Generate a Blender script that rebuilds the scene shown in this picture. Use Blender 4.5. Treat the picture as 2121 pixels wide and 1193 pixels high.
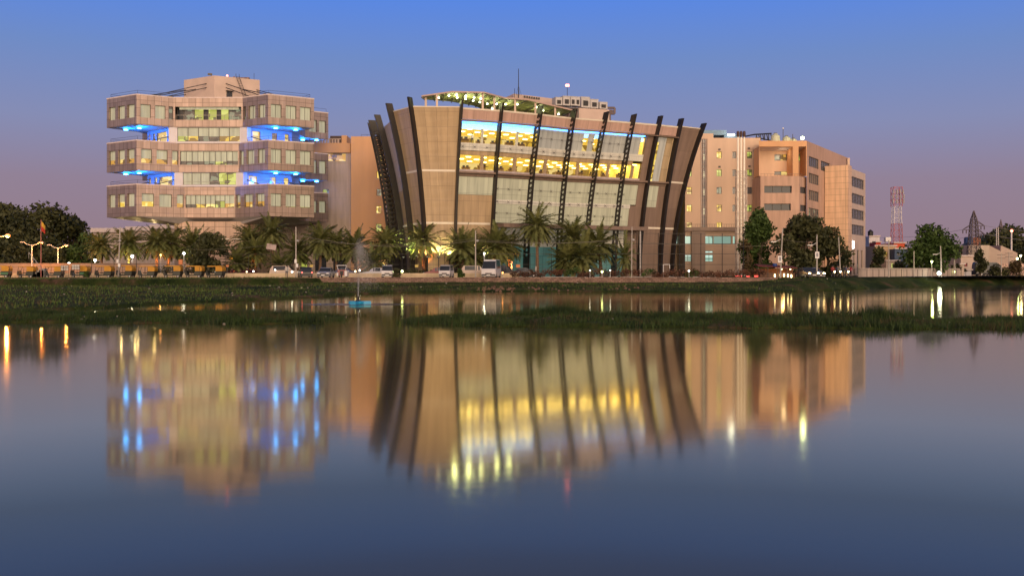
import bpy, math, random
import numpy as np
from mathutils import Vector, Matrix
R = math.radians
random.seed(7); rng = np.random.default_rng(7)
SC = bpy.context.scene
for o in list(bpy.data.objects): bpy.data.objects.remove(o)
COL = SC.collection

# ------------------------------------------------------------------ camera, sky, light
F, CX, HY, CAMH = 2062.0, 1060.5, 560.0, 2.5
cd = bpy.data.cameras.new('camera'); cam = bpy.data.objects.new('camera', cd); COL.objects.link(cam)
cam.location = (0, 0, CAMH); cam.rotation_euler = (R(90), 0, 0)
cd.sensor_width = 36; cd.lens = 35.0; cd.shift_y = (HY - 596.5) / 2121.0
cd.clip_end = 9000; cd.clip_start = 0.2
SC.camera = cam
SC.view_settings.view_transform = 'Standard'; SC.view_settings.look = 'None'
SC.view_settings.exposure = 0; SC.view_settings.gamma = 1
SC.cycles.use_denoising = True
SC.cycles.max_bounces = 6; SC.cycles.transparent_max_bounces = 16
SC.cycles.sample_clamp_indirect = 6

def lin(r, g, b):
    f = lambda c: (c / 255 / 12.92) if c <= 10 else ((c / 255 + .055) / 1.055) ** 2.4
    return (f(r), f(g), f(b), 1)

def build_sky():
    w = bpy.data.worlds.new('World'); SC.world = w; w.use_nodes = True
    nt = w.node_tree; N = nt.nodes; L = nt.links
    bg = N['Background']
    tc = N.new('ShaderNodeTexCoord'); sep = N.new('ShaderNodeSeparateXYZ')
    L.new(tc.outputs['Generated'], sep.inputs[0])
    ramp = N.new('ShaderNodeValToRGB'); cr = ramp.color_ramp
    stops = [(0.0, (150, 124, 134)), (.045, (148, 127, 141)), (.085, (146, 130, 150)), (.14, (134, 141, 180)),
             (.205, (112, 140, 198)), (.262, (90, 136, 226)), (.30, (90, 118, 186)), (.37, (88, 104, 152)), (1.0, (66, 76, 108))]
    cr.elements[0].position = 0; cr.elements[0].color = lin(*stops[0][1])
    cr.elements[1].position = 1; cr.elements[1].color = lin(*stops[-1][1])
    for p, c in stops[1:-1]:
        e = cr.elements.new(p); e.color = lin(*c)
    L.new(sep.outputs['Z'], ramp.inputs[0])
    # afterglow of the set sun, behind the photographer
    dot = N.new('ShaderNodeVectorMath'); dot.operation = 'DOT_PRODUCT'
    dot.inputs[1].default_value = (.10, -.99, .05)
    L.new(tc.outputs['Generated'], dot.inputs[0])
    mr = N.new('ShaderNodeMapRange'); mr.interpolation_type = 'SMOOTHSTEP'
    mr.inputs['From Min'].default_value = .30; mr.inputs['From Max'].default_value = 1.0
    L.new(dot.outputs['Value'], mr.inputs['Value'])
    mr2 = N.new('ShaderNodeMapRange'); mr2.interpolation_type = 'SMOOTHSTEP'
    mr2.inputs['From Min'].default_value = .75; mr2.inputs['From Max'].default_value = 0.0
    L.new(sep.outputs['Z'], mr2.inputs['Value'])
    mu = N.new('ShaderNodeMath'); mu.operation = 'MULTIPLY'
    L.new(mr.outputs[0], mu.inputs[0]); L.new(mr2.outputs[0], mu.inputs[1])
    mix = N.new('ShaderNodeMix'); mix.data_type = 'RGBA'
    mix.inputs['B'].default_value = (3.4, 2.27, 1.46, 1)
    L.new(mu.outputs[0], mix.inputs['Factor']); L.new(ramp.outputs[0], mix.inputs['A'])
    L.new(mix.outputs['Result'], bg.inputs['Color']); bg.inputs['Strength'].default_value = 1.0
build_sky()
sd = bpy.data.lights.new('afterglow_sun', 'SUN'); sun = bpy.data.objects.new('afterglow_sun', sd); COL.objects.link(sun)
sd.energy = 1.5; sd.angle = R(45); sd.color = (1, .78, .54)
sun.rotation_euler = (R(74), 0, R(12))      # low, from behind the camera and a little to the right

def at(px, py, d): return ((px - CX) * d / F, d, CAMH + (HY - py) * d / F)
def PX(px, d): return (px - CX) * d / F
def PZ(py, d): return CAMH + (HY - py) * d / F

# ------------------------------------------------------------------ materials
MATS = {}
def principled(name):
    m = bpy.data.materials.new(name); m.use_nodes = True
    return m, m.node_tree, m.node_tree.nodes['Principled BSDF']
def mat(name, col, rough=.7, var=.18, scale=1.5, metal=0, emit=None, es=0, bump=0, stretch=(1, 1, 1), spec=.4):
    """plain surface with uneven dirt: noise in object space moves the colour by +-var"""
    if name in MATS: return MATS[name]
    m, nt, b = principled(name); N = nt.nodes; L = nt.links
    b.inputs['Roughness'].default_value = rough; b.inputs['Metallic'].default_value = metal
    b.inputs['Specular IOR Level'].default_value = spec
    c = (*col[:3], 1)
    if var:
        tc = N.new('ShaderNodeTexCoord'); mp = N.new('ShaderNodeMapping'); mp.inputs['Scale'].default_value = stretch
        no = N.new('ShaderNodeTexNoise'); no.inputs['Scale'].default_value = scale; no.inputs['Detail'].default_value = 5
        mr = N.new('ShaderNodeMapRange'); mr.inputs['From Min'].default_value = .3; mr.inputs['From Max'].default_value = .7
        mr.inputs['To Min'].default_value = 1 - var; mr.inputs['To Max'].default_value = 1 + var
        mx = N.new('ShaderNodeVectorMath'); mx.operation = 'SCALE'; mx.inputs[0].default_value = c[:3]
        L.new(tc.outputs['Object'], mp.inputs[0]); L.new(mp.outputs[0], no.inputs['Vector'])
        L.new(no.outputs['Fac'], mr.inputs['Value']); L.new(mr.outputs[0], mx.inputs['Scale'])
        L.new(mx.outputs[0], b.inputs['Base Color'])
        if bump:
            bp = N.new('ShaderNodeBump'); bp.inputs['Strength'].default_value = bump
            L.new(no.outputs['Fac'], bp.inputs['Height']); L.new(bp.outputs[0], b.inputs['Normal'])
    else:
        b.inputs['Base Color'].default_value = c
    if emit:
        b.inputs['Emission Color'].default_value = (*emit[:3], 1); b.inputs['Emission Strength'].default_value = es
    MATS[name] = m; return m
def panelmat(name, col, bw, bh, joint=.03, rough=.45, var=.1, jd=.45, off=0., emit=None, es=0, streak=.22):
    """cladding: joints from a brick grid in metric UV, each panel a slightly different tone, faint rain streaks"""
    if name in MATS: return MATS[name]
    m, nt, b = principled(name); N = nt.nodes; L = nt.links
    uv = N.new('ShaderNodeUVMap'); uv.uv_map = 'UVMap'
    br = N.new('ShaderNodeTexBrick'); br.offset = off; br.squash = 1
    br.inputs['Scale'].default_value = 1; br.inputs['Brick Width'].default_value = bw; br.inputs['Row Height'].default_value = bh
    br.inputs['Mortar Size'].default_value = joint; br.inputs['Mortar Smooth'].default_value = .2; br.inputs['Bias'].default_value = 0
    c = np.array(col[:3])
    br.inputs['Color1'].default_value = (*(c * (1 - var)), 1); br.inputs['Color2'].default_value = (*(c * (1 + var)), 1)
    br.inputs['Mortar'].default_value = (*(c * jd), 1)
    mp = N.new('ShaderNodeMapping'); mp.inputs['Scale'].default_value = (1.6, .16, 1)
    no = N.new('ShaderNodeTexNoise'); no.inputs['Scale'].default_value = 1.0; no.inputs['Detail'].default_value = 6
    mr = N.new('ShaderNodeMapRange'); mr.inputs['From Min'].default_value = .35; mr.inputs['From Max'].default_value = .75
    mr.inputs['To Min'].default_value = 1 + streak * .4; mr.inputs['To Max'].default_value = 1 - streak
    mx = N.new('ShaderNodeVectorMath'); mx.operation = 'SCALE'
    L.new(uv.outputs[0], br.inputs['Vector']); L.new(uv.outputs[0], mp.inputs[0]); L.new(mp.outputs[0], no.inputs['Vector'])
    L.new(no.outputs['Fac'], mr.inputs['Value']); L.new(mr.outputs[0], mx.inputs['Scale'])
    L.new(br.outputs['Color'], mx.inputs[0]); L.new(mx.outputs[0], b.inputs['Base Color'])
    b.inputs['Roughness'].default_value = rough; b.inputs['Specular IOR Level'].default_value = .35
    if emit:
        ml = N.new('ShaderNodeMix'); ml.data_type = 'RGBA'; ml.blend_type = 'MULTIPLY'; ml.inputs['Factor'].default_value = 1
        ml.inputs['B'].default_value = (*emit[:3], 1); L.new(mx.outputs[0], ml.inputs['A'])
        L.new(ml.outputs['Result'], b.inputs['Emission Color']); b.inputs['Emission Strength'].default_value = es
    MATS[name] = m; return m
def emis(name, col, s):
    if name in MATS: return MATS[name]
    m, nt, b = principled(name)
    b.inputs['Base Color'].default_value = (.5, .5, .5, 1)
    b.inputs['Emission Color'].default_value = (*col[:3], 1); b.inputs['Emission Strength'].default_value = s
    MATS[name] = m; return m
def litmat(name, c0, c1, c2, s, sx=.9, sy=1.6):
    """lit room behind a pane: blocky patches of wall, furniture and lamp light, under a glossy coat"""
    if name in MATS: return MATS[name]
    m, nt, b = principled(name); N = nt.nodes; L = nt.links
    tc = N.new('ShaderNodeTexCoord'); mp = N.new('ShaderNodeMapping'); mp.inputs['Scale'].default_value = (sx, sx, sy)
    vo = N.new('ShaderNodeTexVoronoi'); vo.distance = 'CHEBYCHEV'; vo.inputs['Scale'].default_value = 1.1; vo.inputs['Randomness'].default_value = .8
    se = N.new('ShaderNodeSeparateColor'); rp = N.new('ShaderNodeValToRGB'); rp.color_ramp.interpolation = 'CONSTANT'
    e = rp.color_ramp.elements; e[0].position = 0; e[0].color = (*c0, 1); e[1].position = .28; e[1].color = (*c1, 1)
    x = rp.color_ramp.elements.new(.72); x.color = (*c2, 1)
    L.new(tc.outputs['Object'], mp.inputs[0]); L.new(mp.outputs[0], vo.inputs['Vector'])
    L.new(vo.outputs['Color'], se.inputs[0]); L.new(se.outputs[0], rp.inputs[0])
    L.new(rp.outputs[0], b.inputs['Emission Color']); b.inputs['Emission Strength'].default_value = s
    b.inputs['Base Color'].default_value = (.05, .05, .05, 1); b.inputs['Roughness'].default_value = .15
    MATS[name] = m; return m
def glassmat(name, tint=(1, 1, 1), refl=.10):
    if name in MATS: return MATS[name]
    m = bpy.data.materials.new(name); m.use_nodes = True; nt = m.node_tree; N = nt.nodes; L = nt.links
    N.remove(N['Principled BSDF'])
    tr = N.new('ShaderNodeBsdfTransparent'); tr.inputs[0].default_value = (*tint, 1)
    gl = N.new('ShaderNodeBsdfGlossy'); gl.inputs['Roughness'].default_value = .03
    mx = N.new('ShaderNodeMixShader'); mx.inputs[0].default_value = refl
    L.new(tr.outputs[0], mx.inputs[1]); L.new(gl.outputs[0], mx.inputs[2]); L.new(mx.outputs[0], N['Material Output'].inputs[0])
    MATS[name] = m; return m
def leafmat(name, c0, c1, scale=.9, trans=.25):
    if name in MATS: return MATS[name]
    m, nt, b = principled(name); N = nt.nodes; L = nt.links
    tc = N.new('ShaderNodeTexCoord'); no = N.new('ShaderNodeTexNoise'); no.inputs['Scale'].default_value = scale; no.inputs['Detail'].default_value = 6
    rp = N.new('ShaderNodeValToRGB'); e = rp.color_ramp.elements
    e[0].position = .34; e[0].color = (*c0, 1); e[1].position = .66; e[1].color = (*c1, 1)
    L.new(tc.outputs['Object'], no.inputs['Vector']); L.new(no.outputs['Fac'], rp.inputs[0]); L.new(rp.outputs[0], b.inputs['Base Color'])
    b.inputs['Roughness'].default_value = .6; b.inputs['Specular IOR Level'].default_value = .25
    MATS[name] = m; return m

M_TCLAD = panelmat('tower_cladding', (.37, .285, .245), 1.15, 1.35, .035, .42, .13)
M_TCLAD.node_tree.nodes['Principled BSDF'].inputs['Metallic'].default_value = .55
M_TCOPE = mat('tower_coping', (.62, .52, .49), .6, .08)
M_TWHITE = mat('white_plaster', (.62, .59, .62), .6, .06, .8)
M_SOFF = mat('soffit_board', (.42, .40, .40), .6, .1)
M_PED = panelmat('pedestal_stone', (.52, .37, .28), 1.9, 2.0, .045)
M_PINK = mat('pink_render', (.56, .43, .36), .8, .08, .5)
M_BLIND = panelmat('roller_blind', (.37, .385, .32), .9, 60, .02, .8, .07, .75, emit=(1.0, 1.0, .78), es=.42)  # faint emission stands in for room light coming through the cloth
M_FRAME = mat('window_frame', (.10, .085, .075), .5, .1)
M_LIT = litmat('lit_room_yellow', (.30, .16, .015), (.95, .62, .06), (1.3, .98, .3), .85)
M_AMB = litmat('lit_room_amber', (.20, .10, .02), (.80, .40, .05), (1.2, .85, .25), .75)
M_GRN = litmat('lit_room_green', (.10, .10, .03), (.46, .50, .07), (.75, .80, .18), .8)
M_DRK = litmat('dim_room', (.03, .03, .03), (.09, .07, .05), (.30, .34, .22), .6)
M_TEAL = litmat('lit_room_teal', (.25, .42, .34), (.50, .78, .62), (.8, 1.1, .95), .75, .5, .5)
M_DGLASS = mat('dark_glass', (.03, .035, .045), .15, .2, .4, spec=.3)
M_GGLASS = mat('grey_glass', (.12, .12, .13), .15, .2, .4, spec=.7)
M_BLACK = mat('black_steel', (.015, .014, .016), .45, .2)
M_FIN = mat('bronze_fin', (.017, .013, .012), .42, .25, .8)
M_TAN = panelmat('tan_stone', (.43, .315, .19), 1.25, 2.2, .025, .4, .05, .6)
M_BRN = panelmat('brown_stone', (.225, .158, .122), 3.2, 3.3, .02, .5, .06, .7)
M_BAND = panelmat('pink_stone', (.50, .335, .275), 2.1, 6, .03, .5, .05, .6)
M_LAV = panelmat('pale_panel', (.44, .38, .38), 2.6, 3.4, .03, .5, .05, .7)
M_LINE = mat('white_band', (.75, .68, .56), .5, .05)
M_FROST = panelmat('frosted_glass', (.37, .375, .30), 1.75, 3.6, .03, .3, .06, .62, emit=(1.0, .92, .66), es=.36)  # backlight from inside is put into the panels as emission
M_FROST2 = panelmat('frosted_glass_upper', (.40, .40, .365), 1.0, 30, .03, .3, .08, .6, emit=(1.0, .95, .85), es=.30)  # same built-in glow in place of light from the rooms behind
M_SPAN = panelmat('pale_spandrel', (.56, .53, .46), 1.75, 1.2, .02, .35, .04, .6, emit=(1, .95, .8), es=.18)  # opaque panel given a faint glow of its own
M_GF = panelmat('lobby_glass', (.10, .17, .16), 1.75, 2.4, .04, .15, .25, .5, emit=(.7, 1.1, 1.0), es=.45)
M_INT = mat('office_paint_glow', (.80, .66, .34), .7, .25, .7, emit=(1, .64, .07), es=.68)  # walls and ceiling glow by themselves so that the rooms look lit
M_CEILL = emis('ceiling_lamp', (1, .80, .28), 13.0)
M_BLUE = emis('blue_lamp', (.04, .33, 1.0), 34)
M_BLUECOVE = emis('blue_cove', (.04, .30, 1.0), 7)
M_WARM = emis('warm_lamp', (1, .80, .38), 7)
M_WHITEL = emis('white_lamp', (1, .97, .85), 8)
M_GRNWH = emis('greenish_lamp', (.95, 1, .62), 10)
M_ORANGE = emis('sodium_lamp', (1, .36, .06), 5)
M_RED = emis('red_lamp', (1, .16, .10), 9)
M_HEAD = emis('headlamp', (1, .72, .30), 9)
M_TAIL = emis('tail_lamp', (1, .05, .03), 3)
M_GLASS = glassmat('window_glass')
M_CONC = mat('concrete', (.34, .31, .28), .85, .2, .8, bump=.2)
M_POLE = mat('galvanised_pole', (.40, .36, .32), .5, .15)
M_GREYMET = mat('grey_metal', (.45, .43, .42), .45, .12)
M_WHITEP = mat('white_paint', (.72, .70, .68), .4, .06)
M_TYRE = mat('tyre_rubber', (.02, .02, .02), .8, .1)
M_PEACH = mat('peach_render', (.64, .465, .34), .85, .12, .35, stretch=(1, 1, .25))
M_ORNG = mat('orange_render', (.66, .375, .195), .85, .10, .35, stretch=(1, 1, .25))
M_ROSE = panelmat('rose_stone', (.50, .325, .24), 12, 3.4, .01, .75, .04, .75)
M_TILE = panelmat('tan_tile', (.72, .48, .31), 2.0, 1.15, .04, .5, .04, .6)
M_PALEW = panelmat('pale_wall', (.50, .40, .335), 3.6, 3.3, .015, .8, .04, .75)

# ------------------------------------------------------------------ mesh helpers
class MB:
    def __init__(s): s.v = []; s.f = []; s.m = []; s.uv = []
    def face(s, pts, mi=0, uv=None):
        i = len(s.v); s.v += [tuple(p) for p in pts]; s.f.append(tuple(range(i, i + len(pts)))); s.m.append(mi)
        s.uv.append(uv if uv else [(p[0] + p[1], p[2]) for p in pts])
    def hexa(s, p, mi=0):
        for q in ((3, 2, 1, 0), (4, 5, 6, 7), (0, 1, 5, 4), (1, 2, 6, 5), (2, 3, 7, 6), (3, 0, 4, 7)):
            s.face([p[k] for k in q], mi)
    def box(s, c, d, rz=0, mi=0, taper=1.0):
        ca, sa = math.cos(rz), math.sin(rz); P = []
        for z, k in ((-.5, 1), (.5, taper)):
            for x, y in ((-.5, -.5), (.5, -.5), (.5, .5), (-.5, .5)):
                X, Y = x * d[0] * k, y * d[1] * k
                P.append((c[0] + X * ca - Y * sa, c[1] + X * sa + Y * ca, c[2] + z * d[2]))
        s.hexa(P, mi); return s
    def prism(s, poly, z0, z1, mi=0, bot=True, top=True, mt=None):
        n = len(poly); u = 0
        for i in range(n):
            a, b = poly[i], poly[(i + 1) % n]; l = math.dist(a, b)
            s.face([(a[0], a[1], z0), (b[0], b[1], z0), (b[0], b[1], z1), (a[0], a[1], z1)], mi, [(u, z0), (u + l, z0), (u + l, z1), (u, z1)]); u += l
        if top: s.face([(p[0], p[1], z1) for p in poly], mi if mt is None else mt)
        if bot: s.face([(p[0], p[1], z0) for p in reversed(poly)], mi if mt is None else mt)
        return s
    def tube(s, a, b, r, r2=None, n=6, mi=0, caps=True):
        a, b = Vector(a), Vector(b); r2 = r if r2 is None else r2
        t = (b - a).normalized(); u = t.orthogonal().normalized(); w = t.cross(u)
        A = [a + (u * math.cos(k * 2 * math.pi / n) + w * math.sin(k * 2 * math.pi / n)) * r for k in range(n)]
        B = [b + (u * math.cos(k * 2 * math.pi / n) + w * math.sin(k * 2 * math.pi / n)) * r2 for k in range(n)]
        for k in range(n): s.face([A[k], A[(k + 1) % n], B[(k + 1) % n], B[k]], mi)
        if caps: s.face(A[::-1], mi); s.face(B, mi)
        return s
    def path(s, pts, r, n=5, mi=0, r2=None):
        for i in range(len(pts) - 1):
            ra = r if r2 is None else r + (r2 - r) * i / (len(pts) - 1); rb = r if r2 is None else r + (r2 - r) * (i + 1) / (len(pts) - 1)
            s.tube(pts[i], pts[i + 1], ra, rb, n, mi)
        return s
    def lathe(s, c, prof, n=12, mi=0):
        rings = [[(c[0] + r * math.cos(2 * math.pi * k / n), c[1] + r * math.sin(2 * math.pi * k / n), c[2] + z) for k in range(n)] for r, z in prof]
        for i in range(len(rings) - 1):
            for k in range(n):
                s.face([rings[i][k], rings[i][(k + 1) % n], rings[i + 1][(k + 1) % n], rings[i + 1][k]], mi)
        s.face(rings[0][::-1], mi); s.face(rings[-1], mi); return s
    def build(s, name, mats, parent=None, off=None, smooth=False, label=None, kind=None):
        if not isinstance(mats, (list, tuple)): mats = [mats]
        if off is None: off = parent.get('_o', (0, 0, 0)) if parent else (0, 0, 0)
        me = bpy.data.meshes.new(name)
        me.from_pydata([(x - off[0], y - off[1], z - off[2]) for x, y, z in s.v], [], s.f)
        for m in mats: me.materials.append(m)
        me.polygons.foreach_set('material_index', s.m)
        ul = me.uv_layers.new(name='UVMap'); ul.data.foreach_set('uv', [c for f in s.uv for p in f for c in p])
        if smooth: me.polygons.foreach_set('use_smooth', [True] * len(s.f))
        me.update()
        return link(name, me, parent, off, label, kind)
def link(name, me, parent=None, off=(0, 0, 0), label=None, kind=None):
    o = bpy.data.objects.new(name, me); COL.objects.link(o)
    if parent: o.parent = parent
    else: o.location = off
    o['_o'] = list(off)
    if label: o['label'] = label
    if kind: o['kind'] = kind
    return o
def npmesh(name, V, Fc, m, parent=None, off=(0, 0, 0), kind=None, smooth=False):
    V = np.asarray(V, dtype=np.float32) - np.array(off, dtype=np.float32); Fc = np.asarray(Fc, dtype=np.int32)
    me = bpy.data.meshes.new(name); k = Fc.shape[1]
    me.vertices.add(len(V)); me.vertices.foreach_set('co', V.ravel())
    me.loops.add(Fc.size); me.loops.foreach_set('vertex_index', Fc.ravel())
    me.polygons.add(len(Fc)); me.polygons.foreach_set('loop_start', np.arange(0, Fc.size, k, dtype=np.int32))
    if smooth: me.polygons.foreach_set('use_smooth', np.ones(len(Fc), dtype=bool))
    for mm in (m if isinstance(m, (list, tuple)) else [m]): me.materials.append(mm)
    me.update(calc_edges=True)
    return link(name, me, parent, off, None, kind)
def thing(name, label, cat, loc=(0, 0, 0), group=None, world=True, rz=0):
    """an Empty at the thing's base; with world=True its parts are given in world coordinates"""
    o = bpy.data.objects.new(name, None); COL.objects.link(o); o.location = loc; o.rotation_euler = (0, 0, rz)
    o.empty_display_size = .3
    o['label'] = label; o['category'] = cat
    if group: o['group'] = group
    o['_o'] = list(loc) if world else [0, 0, 0]
    return o
def tag(o, label, cat, group=None):
    o['label'] = label; o['category'] = cat
    if group: o['group'] = group
    return o
def setting(o, kind='structure'): o['kind'] = kind; return o
def kids(o): return [c for c in bpy.data.objects if c.parent == o]
KID = {}
def dup(root, loc, rz=0, label=None, group=None, sc=1.0):
    def cp(o, par):
        c = o.copy(); COL.objects.link(c)
        if par: c.parent = par
        if o.name not in KID: KID[o.name] = kids(o)
        for ch in KID[o.name]: cp(ch, c)
        return c
    r = cp(root, None); r.location = loc; r.rotation_euler = (0, 0, rz); r.scale = (sc, sc, sc) if not isinstance(sc, tuple) else sc
    if label: r['label'] = label
    if group: r['group'] = group
    return r
def lamp(name, kind, loc, energy, col, parent=None, size=.25, rot=None, spot=None):
    ld = bpy.data.lights.new(name, kind); o = bpy.data.objects.new(name, ld); COL.objects.link(o)
    ld.energy = energy; ld.color = col; ld.shadow_soft_size = size
    if spot: ld.spot_size = spot; ld.spot_blend = .6
    if parent:
        p = parent.get('_o', (0, 0, 0)); o.parent = parent; o.location = tuple(loc[i] - p[i] for i in range(3))
    else: o.location = loc
    if rot is not None: o.rotation_euler = rot
    return o
def wall(mb, P, Q, z0, z1, ops, dep=.35, mw=0, mr=0, u_off=0):
    """wall from P to Q (outside on the right hand), with rectangular openings and their reveals"""
    L = math.dist(P, Q); d = ((Q[0] - P[0]) / L, (Q[1] - P[1]) / L); n = (d[1], -d[0])
    pt = lambda u, z, o=0: (P[0] + d[0] * u - n[0] * o, P[1] + d[1] * u - n[1] * o, z)
    us = sorted({0, L, *[x for o in ops for x in o[:2]]}); zs = sorted({z0, z1, *[x for o in ops for x in o[2:4]]})
    for a, b in zip(us, us[1:]):
        for c, e in zip(zs, zs[1:]):
            mu, mz = (a + b) / 2, (c + e) / 2
            if any(o[0] < mu < o[1] and o[2] < mz < o[3] for o in ops): continue
            mb.face([pt(a, c), pt(b, c), pt(b, e), pt(a, e)], mw, [(a + u_off, c), (b + u_off, c), (b + u_off, e), (a + u_off, e)])
    for a, b, c, e in [o[:4] for o in ops]:
        for q in ([(a, c, 0), (a, c, dep), (b, c, dep), (b, c, 0)], [(a, e, 0), (b, e, 0), (b, e, dep), (a, e, dep)],
                  [(a, c, 0), (a, e, 0), (a, e, dep), (a, c, dep)], [(b, c, 0), (b, c, dep), (b, e, dep), (b, e, 0)]):
            mb.face([pt(*x) for x in q], mr, [(x[0] + x[2], x[1]) for x in q])
    return pt
def window(parent, pt, u0, u1, z0, z1, dep=.33, pane=None, blind=0., mull=1, bm=None):
    """glazed window set back in its opening: pane, frame with mullions, roller blind drawn down by the given share"""
    mb = MB()
    mb.face([pt(u0, z0, dep), pt(u1, z0, dep), pt(u1, z1, dep), pt(u0, z1, dep)])
    w = mb.build('window', pane or M_LIT, parent)
    if blind > 0:
        zb = z1 - (z1 - z0) * min(blind, .995); bb = MB()
        g = .05
        bb.face([pt(u0 + g, zb, dep - .06), pt(u1 - g, zb, dep - .06), pt(u1 - g, z1 - .02, dep - .06), pt(u0 + g, z1 - .02, dep - .06)], 0,
                [(u0, zb), (u1, zb), (u1, z1), (u0, z1)])
        bb.build('blind', bm or M_BLIND, w)
    if mull >= 0:
        fb = MB(); t = .05; di, do = dep - .02, dep - .11
        def bar(a, b, c, e):
            fb.face([pt(a, c, do), pt(b, c, do), pt(b, e, do), pt(a, e, do)])
            fb.face([pt(a, c, do), pt(a, e, do), pt(a, e, di), pt(a, c, di)]); fb.face([pt(b, c, do), pt(b, c, di), pt(b, e, di), pt(b, e, do)])
            fb.face([pt(a, e, do), pt(b, e, do), pt(b, e, di), pt(a, e, di)]); fb.face([pt(a, c, do), pt(a, c, di), pt(b, c, di), pt(b, c, do)])
        bar(u0, u0 + t, z0, z1); bar(u1 - t, u1, z0, z1); bar(u0 + t, u1 - t, z0, z0 + t); bar(u0 + t, u1 - t, z1 - t, z1)
        for k in range(mull):
            c = u0 + (u1 - u0) * (k + 1) / (mull + 1); bar(c - .03, c + .03, z0 + t, z1 - t)
        fb.build('frame', M_FRAME, w)
    return w

# ------------------------------------------------------------------ ground, pond, road
_wl = [(-900, 652), (-300, 650), (0, 645), (200, 640), (330, 630), (530, 621), (650, 617), (730, 610), (820, 606), (1060, 604), (1400, 605), (1590, 606),
       (1750, 600), (1900, 594), (2000, 591), (2121, 589), (2500, 586)]
_wx = [PX(p, 5155 / (y - 560)) for p, y in _wl]; _wy = [5155 / (y - 560) for p, y in _wl]
def sn(x, y, s): return (math.sin(x * 1.7 * s + 1.3) * math.cos(y * 1.3 * s + .4) + math.sin(x * .61 * s + y * .9 * s) + .6 * math.sin(x * 3.9 * s - y * 2.7 * s)) / 2.6
def smooth(t): t = min(1, max(0, t)); return t * t * (3 - 2 * t)
def Yw(x): return float(np.interp(x, _wx, _wy)) + .8 * math.sin(x * .9) + .5 * math.sin(x * 2.3 + 1)
_fx, _fy = [-60, -24.5, -11.8, -7.2, 0, 11, 21.1, 50], [50, 47.9, 46.2, 47.3, 43.9, 43.2, 41.3, 39]
_cx = [-60, -30, -20, -13, -9.6, -7.9, -7.2, -6.7, -5.5, -3.5, 0, 2.2, 4.5, 8.5, 9.5, 13, 18, 21, 24, 50]
_ch = [.30, .26, .25, .22, .07, -.10, -.45, -.40, -.02, .18, .26, .42, .26, .27, .30, .24, .26, .10, .14, .14]
def Yf(x): return float(np.interp(x, _fx, _fy)) + .35 * math.sin(x * 1.1) + .22 * math.sin(x * 2.9)
WALLY, PLAT = 135.0, 1.45
def height(x, y):
    yw = Yw(x); dy = y - yw
    if y < 8.5: return .9 - .28 * max(0, y - 3) if y > 3 else .9
    b = -.7 if dy < -1 else -.7 + .8 * smooth((dy + 1) / 1.4)
    if dy > .4:
        left = .1 + .78 * min(1, (dy / max(6, WALLY - yw))) ** .7 + .12 * sn(x, y, .33) * smooth(dy / 4)
        if y > WALLY + .2: left = PLAT
        right = .1 + 1.36 * smooth(dy / 7.5) ** .8 + .07 * sn(x, y, .3) * (1 - smooth(dy / 9))
        k = smooth((x - 30) / 10); b = left * (1 - k) + right * k
        if dy > 60 or y > 190: b = PLAT
    v = (y - Yf(x)) / (8.5 + 1.2 * math.sin(x * .35))
    s = -.7
    if -.05 < v < 1.05:
        s = float(np.interp(x, _cx, _ch)) * (math.sin(math.pi * min(1, max(0, v))) ** .45) - .03 + .07 * sn(x, y, 1.1) + .05 * sn(x, y, 2.6)
        if v < 0 or v > 1: s = -.35
    return max(b, s)
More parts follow.
